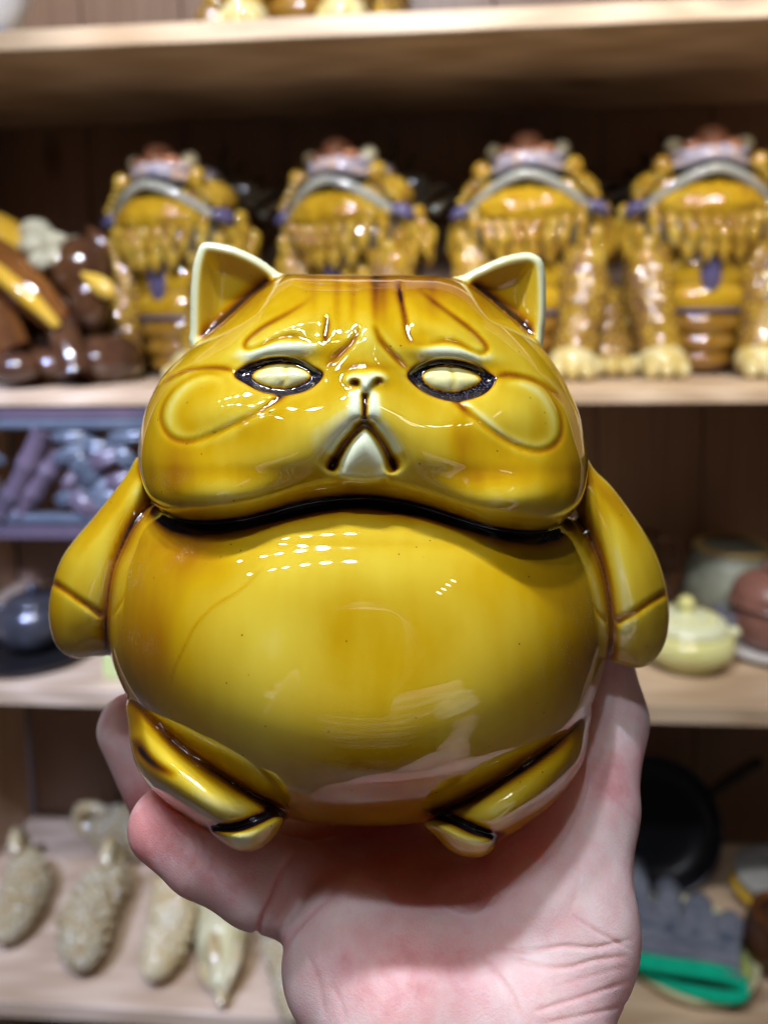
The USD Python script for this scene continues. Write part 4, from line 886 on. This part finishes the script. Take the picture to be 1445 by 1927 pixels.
for rep in (0.0, 0.27, -0.25):
    for i, (x, z, ln, w_, an, pk) in enumerate(((0.015, 0.118, .030, .011, 28, 0), (0.055, 0.127, .030, .012, -10, 0), (0.046, 0.098, .036, .015, 62, 0), (0.095, 0.115, .026, .012, -40, 0), (0.085, 0.082, .028, .012, 18, 1), (0.055, 0.066, .034, .012, 55, 0),
                           (0.035, 0.05, .030, .013, -35, 1), (0.075, 0.05, .045, .018, -12, 0), (0.13, 0.06, .034, .014, 35, 1), (0.135, 0.10, .03, .013, 60, 0), (0.03, 0.105, .034, .014, -50, 0), (0.115, 0.085, .034, .014, -8, 0), (0.065, 0.112, .03, .013, 20, 1), (0.10, 0.055, .03, .014, 75, 0), (0.015, 0.06, .028, .012, 20, 0), (0.15, 0.12, .03, .013, -25, 0), (0.15, 0.075, .03, .012, -60, 1), (0.02, 0.142, .034, .009, 4, 0), (0.10, 0.142, .036, .010, 8, 0), (0.015, 0.08, .02, .01, 70, 1))):
        if XL + 0.03 < x + rep < XR - 0.03: part(pan, 'leaf', leaf((x + rep, 0.002 + 0.004 * (i % 3), z), ln, w_, an, 8 * ((i % 3) - 1)), m_pink if pk else m_pew, True)
part(pan, 'bamboo', stalk([(0.19, 0.008, 0.036), (0.215, 0.006, 0.09), (0.24, 0.008, 0.15)], 0.014), m_pink, True)

# ---------------- third shelf
m_iron = plain('dark_iron', (0.10, 0.10, 0.115), 0.22, 0.6, 0.3, 40.0, metallic=0.6)
m_tray = plain('black_lacquer', (0.012, 0.011, 0.012), 0.3)
x_, y_ = ontop(30, 1258, Z3); y_ += 0.055
tp = thing('teapot', 'dark metal teapot with a flat lid', 'teapot', place(x_, y_, Z3 + 0.0135), -YAW + 0.3)
part(tp, 'body', lathe(smoothprof([(0.0, 0.0), (0.03, 0.0), (0.046, 0.012), (0.054, 0.034), (0.048, 0.056), (0.034, 0.066), (0.0, 0.067)])), m_iron, 40)
part(tp, 'lid', lathe(smoothprof([(0.0, 0.066), (0.036, 0.0665), (0.037, 0.071), (0.022, 0.077), (0.0, 0.079)])), m_iron, 40)
part(tp, 'knob', ell((0, 0, 0.085), (0.009, 0.009, 0.009), 2), m_iron, True)
part(tp, 'spout', tube([(0.044, 0, 0.03), (0.065, 0, 0.036), (0.078, 0, 0.055)], [0.013, 0.010, 0.006], 12), m_iron, True)
part(tp, 'handle', tube([(-0.04, 0, 0.06), (-0.075, 0, 0.062), (-0.082, 0, 0.03), (-0.05, 0, 0.018)], 0.005, 10), m_iron, True)
tr = part(None, 'tea_tray', lathe(smoothprof([(0.0, 0.0), (0.078, 0.0), (0.094, 0.006), (0.097, 0.012), (0.090, 0.0128), (0.08, 0.007), (0.0, 0.006)], 4), 64), m_tray, 40)
UsdGeom.Xformable(tr).AddTranslateOp().Set(Gf.Vec3d(*place(x_, y_ , Z3 + 0.0006)))
tag(tr, 'round black lacquer tray underneath the dark metal teapot', 'tray')
x_, y_ = ontop(212, 1288, Z3)
m_green = plain('pale_green_card', (0.56, 0.62, 0.24), 0.5)
gb = thing('green_box', 'small pale green box on the shelf edge below the left paw of the cat', 'box', place(x_ + 0.012, y_ + 0.03, Z3 + 0.0006), -YAW - 0.2)
part(gb, 'box_body', bx(-0.03, 0.03, -0.022, 0.022, 0, 0.040, 0.003), m_green, 20); part(gb, 'box_lid', bx(-0.0315, 0.0315, -0.0235, 0.0235, 0.0405, 0.052, 0.003), m_green, 20)
m_celadon = glz('pale_yellow_glaze', [(0.0, (0.66, 0.66, 0.34)), (0.5, (0.62, 0.60, 0.24)), (1.0, (0.54, 0.48, 0.14))], 0.4, 18.0, 0.5, 0.07)
m_celadon2 = glz('pale_white_glaze', [(0.0, (0.68, 0.71, 0.54)), (0.6, (0.64, 0.66, 0.40)), (1.0, (0.58, 0.54, 0.22))], 0.4, 30.0, 0.5, 0.07)
x_, y_ = ontop(1312, 1283, Z3)
po = thing('lidded_pot', 'round pale yellow glazed pot with a knobbed lid', 'pot', place(x_, y_ + 0.055, Z3 + 0.0006), -YAW)
part(po, 'pot_body', lathe(smoothprof([(0.0, 0.0), (0.040, 0.0), (0.043, 0.005), (0.060, 0.018), (0.067, 0.034), (0.063, 0.048), (0.054, 0.055), (0.05, 0.056), (0.0, 0.056)]), 64), m_celadon, 40)
lid = part(po, 'lid', lathe(smoothprof([(0.0, 0.0565), (0.052, 0.0565), (0.0555, 0.060), (0.053, 0.0645), (0.047, 0.0655), (0.043, 0.0675), (0.030, 0.072), (0.012, 0.0745), (0.0, 0.075)]), 64), m_celadon2, 40)
part(po, 'lid_rosette', join(*[ell((0.034 * math.cos(a), 0.034 * math.sin(a), 0.0705), (0.008, 0.0035, 0.002), 2, (0, 0, math.degrees(a))) for a in np.linspace(0, 2 * np.pi, 18, endpoint=False)]), m_celadon, True)
part(po, 'knob', lathe(smoothprof([(0.0, 0.073), (0.009, 0.0745), (0.007, 0.079), (0.0115, 0.086), (0.0105, 0.093), (0.004, 0.0985), (0.0, 0.099)]), 32), m_celadon, 40)
part(po, 'handle', tube([(0.060, 0.0, 0.046), (0.068, 0.0, 0.048), (0.072, 0.0, 0.043)], [0.008, 0.007, 0.005], 12), m_celadon2, True)
m_moss = plain('mossy_stoneware', (0.16, 0.17, 0.13), 0.5, 0.4, 0.4, 30.0, 0.2)
x_ = atback(1385, 1115, 0.27)[0]
jr = thing('stoneware_jar', 'broad grey green jar in the shade at the back of the third shelf', 'jar', place(x_, 0.29, Z3 + 0.0006), -YAW)
part(jr, 'jar_body', bump(lathe(smoothprof([(0.0, 0.0), (0.05, 0.0), (0.072, 0.03), (0.074, 0.07), (0.06, 0.105), (0.05, 0.115), (0.0, 0.115)]), 48), 0.004, 60), m_moss, 40)
part(jr, 'rim', lathe(smoothprof([(0.044, 0.112), (0.058, 0.113), (0.060, 0.12), (0.052, 0.123), (0.044, 0.12)]), 48), plain('ochre_rim', (0.3, 0.22, 0.08), 0.4), 40)
x_ = atback(1262, 1140, 0.22)[0]
ew = thing('ewer', 'dark brown ewer with a thin upright handle in the shade behind the pale pot', 'ewer', place(x_ - 0.02, 0.30, Z3 + 0.0006), -YAW)
part(ew, 'ewer_body', lathe(smoothprof([(0.0, 0.0), (0.03, 0.0), (0.045, 0.03), (0.04, 0.06), (0.022, 0.09), (0.018, 0.12), (0.026, 0.135), (0.0, 0.136)]), 40), m_brown2, 40)
part(ew, 'handle', tube([(0.02, 0, 0.12), (0.05, 0, 0.128), (0.06, 0, 0.09), (0.042, 0, 0.045)], 0.005, 10), m_brown, True)
m_clay = plain('red_clay', (0.19, 0.085, 0.065), 0.35, 0.5, 0.2, 30.0)
m_white = plain('white_porcelain', (0.72, 0.7, 0.68), 0.12, 0.5, 0.04)
x_, y_ = ontop(1482, 1262, Z3); y_ += 0.06
ct = thing('clay_teapot', 'red clay teapot with a domed lid, cut off by the right edge', 'teapot', place(x_, y_, Z3 + 0.0125), -YAW)
part(ct, 'body', lathe(smoothprof([(0.0, 0.0), (0.034, 0.0), (0.05, 0.015), (0.054, 0.035), (0.05, 0.056), (0.046, 0.062), (0.0, 0.063)]), 56), m_clay, 40)
part(ct, 'lid', lathe(smoothprof([(0.0, 0.063), (0.054, 0.0635), (0.056, 0.069), (0.050, 0.088), (0.034, 0.103), (0.012, 0.109), (0.0, 0.11)]), 56), m_clay, 40)
part(ct, 'knob', ell((0, 0, 0.116), (0.012, 0.012, 0.010), 2), m_clay, True)
part(ct, 'spout', tube([(-0.045, 0, 0.03), (-0.066, 0, 0.038), (-0.076, 0.0, 0.056)], [0.012, 0.010, 0.007], 12), plain('grey_spout', (0.12, 0.12, 0.15), 0.3), True)
part(ct, 'handle', tube([(0.045, 0, 0.055), (0.08, 0, 0.056), (0.085, 0, 0.025), (0.05, 0, 0.015)], 0.006, 10), m_clay, True)
sc = part(None, 'saucer', lathe(smoothprof([(0.0, 0.0), (0.04, 0.0), (0.062, 0.006), (0.074, 0.0118), (0.070, 0.0122), (0.056, 0.009), (0.0, 0.007)], 4), 56), m_white, 40)
UsdGeom.Xformable(sc).AddTranslateOp().Set(Gf.Vec3d(*place(x_, y_, Z3 + 0.0006)))
tag(sc, 'white porcelain saucer underneath the red clay teapot', 'saucer')

# ---------------- bottom shelf: glazed gourds and a corn cob laid out in a row
m_gourd = scaly('gourd_skin', 130.0, [(0.0, (0.26, 0.16, 0.055)), (0.3, (0.38, 0.27, 0.11)), (0.6, (0.50, 0.42, 0.25)), (1.0, (0.58, 0.56, 0.44))], 0.6, 0.2, 0.35)
m_gourd2 = glz('gourd_tan', [(0.0, (0.58, 0.54, 0.37)), (0.5, (0.50, 0.38, 0.18)), (1.0, (0.36, 0.21, 0.07))], 0.4, 30.0, 0.6, 0.2)
m_corn = glz('corn_glaze', [(0.0, (0.62, 0.59, 0.37)), (0.6, (0.55, 0.48, 0.23)), (1.0, (0.42, 0.31, 0.12))], 0.4, 30.0, 0.5, 0.2)
def gourd(p0, p1, hw, label, kind='melon', seed=0, group='glazed gourds lying on the bottom shelf'):
    a, b = ontop(*p0, Z4), ontop(*p1, Z4); d = b - a; ln = np.linalg.norm(d); ang = math.atan2(d[1], d[0]); c = (a + b) / 2
    k = (CAM - L2W(c[0], c[1], Z4)) @ (-FWD) / F; r = hw * k * 0.97
    t = thing('corn_figurine' if kind == 'corn' else 'gourd_figurine', label, 'corn' if kind == 'corn' else 'gourd', L2W(c[0], c[1], Z4 + 0.0006), -YAW + ang, group if kind != 'corn' else None)
    n, mring = 110, 120; th = np.linspace(0, 2 * np.pi, n, endpoint=False); s = np.linspace(0, 1, mring)
    env = np.sqrt(np.clip(1 - np.abs(2 * s - 1) ** 4.0, 0, 1)) * (0.9 + 0.1 * np.sin(3.1 * s)) * (0.86 + 0.14 * np.sin(2.2 * s + 0.4))
    if kind == 'corn': env = np.minimum(np.sqrt(np.clip(s / 0.06, 0, 1)), 1.0) * np.where(s > 0.66, np.clip(1 - (s - 0.66) / 0.34, 0, 1) ** 0.75 * 0.85 + 0.15, 1) * np.clip((1 - s) / 0.02, 0, 1) ** .5
    S_, T_ = np.meshgrid(s, th, indexing='ij')
    R0 = r * env[:, None] * np.ones_like(T_)
    if kind == 'corn': rr = R0 * (1 + 0.05 * np.abs(np.sin(9 * T_)) * (S_ < 0.72) - 0.02 * np.abs(np.sin(S_ * 95)) * (S_ < 0.72) + 0.07 * np.sin(5 * T_ + 3) * (S_ > 0.72))
    else:
        P3 = np.stack([S_ * ln * 95, np.cos(T_) * r * 110, np.sin(T_) * r * 110], -1)
        rows = S_ * (ln / r) * 3.4; kern = np.clip(np.cos(11 * T_ + np.pi * (np.floor(rows) % 2)) * 0.5 + 0.6, 0, 1) * np.sin(np.pi * (rows % 1)) ** 0.8
        rr = R0 * (0.90 + 0.22 * (meshkit.noise(P3 * 1.1, seed) - 0.45) + 0.17 * kern)
    bend = 0.08 * ln * np.sin(np.pi * S_) * (1 if seed % 2 else -1) * (kind != 'corn')
    V = np.stack([(S_ - 0.5) * ln, bend + rr * np.cos(T_), r * 0.98 + rr * np.sin(T_) * 0.97], -1).reshape(-1, 3)
    f = []
    I, Jx = np.meshgrid(np.arange(mring - 1), np.arange(n), indexing='ij'); q = np.stack([I * n + Jx, I * n + (Jx + 1) % n, (I + 1) * n + (Jx + 1) % n, (I + 1) * n + Jx], -1).reshape(-1, 4)
    mm_ = trimesh.Trimesh(V, np.vstack([q[:, [0, 1, 2]], q[:, [0, 2, 3]]]), process=False); mm_.fix_normals()
    mm_.vertices[:, 2] -= mm_.vertices[:, 2].min()
    part(t, 'kernels' if kind == 'corn' else 'skin', mm_, m_corn if kind == 'corn' else (m_gourd if seed % 3 else m_gourd2), True)
    if kind != 'corn':
        part(t, 'stem', tube([(-0.5 * ln + 0.014, 0, r), (-0.5 * ln - 0.012, -0.006, r * 1.3), (-0.5 * ln - 0.004, -0.012, r * 2.1), (-0.5 * ln + 0.026, -0.010, r * 2.25), (-0.5 * ln + 0.044, -0.004, r * 1.95)], [0.016, 0.014, 0.012, 0.011, 0.008], 12), m_gourd2, True)
    else:
        for j in range(4): part(t, 'husk', tube([(0.16 * ln, r * 0.8 * math.cos(j * 1.57 + .4), r + r * 0.75 * math.sin(j * 1.57 + .4)), (0.34 * ln, r * 0.62 * math.cos(j * 1.57 + .4), r + r * 0.55 * math.sin(j * 1.57 + .4)), (0.5 * ln, 0.003, r * 0.7)], [0.004, 0.012, 0.005], 8), m_gourd2, True)
        part(t, 'stalk', tube([(0.42 * ln, 0, r * 0.8), (0.54 * ln, 0.002, r * 0.5)], [0.012, 0.007], 10), m_gourd2, True)
gourd((50, 1645), (8, 1812), 42, 'speckled pale gourd with a hooked stem, cut off by the left edge', seed=1)
gourd((225, 1680), (152, 1872), 50, 'bumpy pale gourd just left of centre of the row, tilted to the left', seed=2)
gourd((318, 1680), (290, 1888), 44, 'ribbed tan gourd lying between the tilted gourd and the corn cob', seed=3)
gourd((424, 1672), (416, 1905), 46, 'pale yellow ceramic corn cob with its stalk pointing to the front', 'corn', seed=4)
gourd((505, 1780), (556, 1960), 38, 'pale gourd mostly hidden behind the edge of the hand', seed=5)
gourd((168, 1600), (318, 1630), 44, 'bumpy tan gourd lying crosswise behind the others, under the little finger', seed=7)

# ---------------- bottom shelf, right: tray, glove, pan, bowls
m_tray2 = plain('bamboo_tray', (0.62, 0.60, 0.36), 0.4, 0.4, 0.1)
m_leaf = plain('green_pattern', (0.38, 0.46, 0.10), 0.4, 0.4, 0.45, 34.0)
x_, y_ = ontop(1292, 1800, Z4); xa, _ = ontop(1418, 1800, Z4); R_t = xa - x_
ty = thing('round_tray', 'round pale yellow dish with a green pattern, under the grey glove', 'dish', place(x_, y_, Z4 + 0.0006), -YAW)
part(ty, 'rim', lathe(smoothprof([(R_t * 0.84, 0.004), (R_t * 0.9, 0.016), (R_t * 0.97, 0.022), (R_t, 0.018), (R_t * 0.96, 0.008), (R_t * 0.86, 0.0)], 4), 72), m_tray2, 40)
part(ty, 'plate', lathe([(0.0, 0.001), (R_t * 0.86, 0.001), (R_t * 0.87, 0.006), (0.0, 0.006)], 72), m_leaf, 30)
m_knit = M('grey_knit', {'tc': ('texture_coordinate', {}), 'w': ('wave_texture', {'wave_type': 'bands', 'bands_direction': 'y', 'scale': 130.0, 'distortion': 1.5, 'detail': 2.0}), 'w2': ('wave_texture', {'wave_type': 'bands', 'bands_direction': 'x', 'scale': 190.0, 'distortion': 1.0}),
    'a': ('math', {'math_type': 'multiply_add', 'value2': 0.5}), 'r': ('rgb_ramp', {'ramp': [(0.0, (0.025, 0.035, 0.07)), (0.6, (0.06, 0.08, 0.145)), (1.0, (0.10, 0.125, 0.20))]}), 'b': ('bump', {'strength': 0.7, 'distance': 0.002}), 'p': ('principled_bsdf', {'roughness': 0.95, 'sheen_weight': 0.3})},
    [('tc.object', 'w.vector'), ('tc.object', 'w2.vector'), ('w.fac', 'a.value1'), ('w2.fac', 'a.value3'), ('a.value', 'r.fac'), ('r.color', 'p.base_color'), ('w.fac', 'b.height'), ('b.normal', 'p.normal')])
m_cuff = plain('green_cuff', (0.0, 0.42, 0.24), 0.8, 0.2, 0.12)
ga = ontop(1285, 1880, Z4); gbk = ontop(1275, 1680, Z4); gd = gbk - ga; gl = np.linalg.norm(gd); gang = math.atan2(gd[1], gd[0]) - math.pi / 2
kx = abs(ontop(1385, 1840, Z4)[0] - ontop(1190, 1840, Z4)[0]) / 2
gv2 = thing('knit_glove', 'grey knitted work glove with a bright green cuff', 'glove', L2W(ga[0], ga[1], Z4 + 0.0235), -YAW + gang)
def flat(c, hx_, hy_, hz_, seed):
    s = trimesh.creation.icosphere(4); v = s.vertices; v = np.sign(v) * np.abs(v) ** 0.62; v = v / np.maximum(np.abs(v).max(1, keepdims=True), 0.75)
    s.vertices = v * np.array([hx_, hy_, hz_]) + np.array(c); n = s.vertex_normals
    s.vertices = s.vertices + n * (0.016 * (meshkit.fbm(s.vertices * np.array([14, 75, 40]), 3, seed) - 0.5))[:, None]; return s
pw, plen = kx * 1.0, gl * 0.42
gp = [flat((0, plen * 0.5 + 0.012, 0.014), pw, plen * 0.62, 0.016, 3)]
for i, (fx, fl, an) in enumerate(((-0.76, 0.60, 8), (-0.22, 0.40, 0), (0.27, 0.30, -10), (0.74, 0.20, -30))):
    y0 = plen * (1.0 if i < 3 else 0.86); e = np.array([fx * pw + math.sin(math.radians(-an)) * gl * fl * 0.9, y0 + gl * fl * 0.9, 0.012])
    gp.append(bump(tube([(fx * pw, y0 - 0.03, 0.013), ((fx * pw + e[0]) / 2, (y0 + e[1]) / 2, 0.021), tuple(e)], [pw * 0.25, pw * 0.285, pw * 0.25], 16), 0.012, 60, i))
    gp.append(ell(e, (pw * 0.25, pw * 0.24, pw * 0.22), 2))
part(gv2, 'glove_body', join(*gp), m_knit, True)
cu_ = [(pw * 1.04 * math.cos(t), 0.002 + 0.007 * math.sin(2 * t + .6) , 0.016 + 0.0135 * math.sin(t)) for t in np.linspace(0, 2 * np.pi, 25)]
part(gv2, 'cuff', join(tube(cu_, 0.0075, 12), tube([(a * 1.02, b - 0.011, c_) for a, b, c_ in cu_], 0.0065, 12)), m_cuff, True)
part(gv2, 'opening', ell((0, -0.004, 0.016), (pw * 0.98, 0.006, 0.011), 3), m_black, True)
m_pan = plain('black_iron', (0.012, 0.013, 0.018), 0.35, 0.5, 0.2)
x_ = atback(1290, 1590, 0.17)[0]
pn = thing('black_pan', 'round black pan standing in the shade behind the yellow dish', 'pan', place(x_ - 0.01, 0.33, Z4 + 0.1), -YAW)
pb = lathe(smoothprof([(0.0, 0.0), (0.075, 0.003), (0.10, 0.018), (0.108, 0.04), (0.104, 0.041), (0.095, 0.022), (0.07, 0.008), (0.0, 0.006)], 4), 64); pb.apply_transform(trimesh.transformations.rotation_matrix(math.radians(70), [1, 0, 0]))
pb.apply_translation([0, 0, -pb.bounds[0][2] - 0.0994]); part(pn, 'pan_body', pb, m_pan, 40)
part(pn, 'pan_handle', tube([(0.10, 0.0, 0.04), (0.15, 0.01, 0.07), (0.19, 0.02, 0.09)], [0.008, 0.010, 0.009], 10), m_pan, True)
x_, y_ = ontop(1470, 1705, Z4)
ob = thing('ochre_bowl', 'ochre bowl at the right edge with a grey lid dish on top', 'bowl', place(x_, y_, Z4 + 0.0006), -YAW)
part(ob, 'bowl_body', lathe(smoothprof([(0.0, 0.0), (0.04, 0.0), (0.068, 0.018), (0.074, 0.034), (0.0, 0.034)]), 56), m_gold, 40)
part(ob, 'dish', lathe(smoothprof([(0.0, 0.036), (0.055, 0.035), (0.072, 0.048), (0.070, 0.056), (0.045, 0.066), (0.0, 0.07)]), 56), plain('grey_glaze', (0.34, 0.34, 0.32), 0.15, 0.5, 0.25, 40.0), 40)
x_, y_ = ontop(1492, 1850, Z4)
bj_ = thing('brown_jar', 'dark brown jar in the lower right corner', 'jar', place(x_, y_ + 0.03, Z4 + 0.0006), -YAW)
part(bj_, 'jar_body', lathe(smoothprof([(0.0, 0.0), (0.04, 0.0), (0.056, 0.02), (0.058, 0.045), (0.05, 0.07), (0.044, 0.075), (0.0, 0.076)]), 48), m_brown2, 40)
part(bj_, 'jar_rim', lathe(smoothprof([(0.036, 0.074), (0.046, 0.075), (0.047, 0.082), (0.040, 0.084), (0.036, 0.08)]), 48), m_brown, 40)
# top shelf, at the very edge of the picture
x_ = atback(-8, 40, 0.02)[0]
wv_ = thing('white_vase', 'white and blue porcelain foot at the upper left corner', 'vase', place(x_ - 0.03, 0.06, Z1 + 0.0006), -YAW)
part(wv_, 'foot', lathe(smoothprof([(0.0, 0.0), (0.03, 0.0), (0.032, 0.008), (0.028, 0.016), (0.0, 0.017)]), 48), plain('blue_band', (0.2, 0.3, 0.5), 0.15), 40)
part(wv_, 'vase_body', lathe(smoothprof([(0.0, 0.0165), (0.028, 0.017), (0.05, 0.06), (0.055, 0.12), (0.03, 0.18), (0.022, 0.2), (0.0, 0.2)]), 48), m_white, 40)
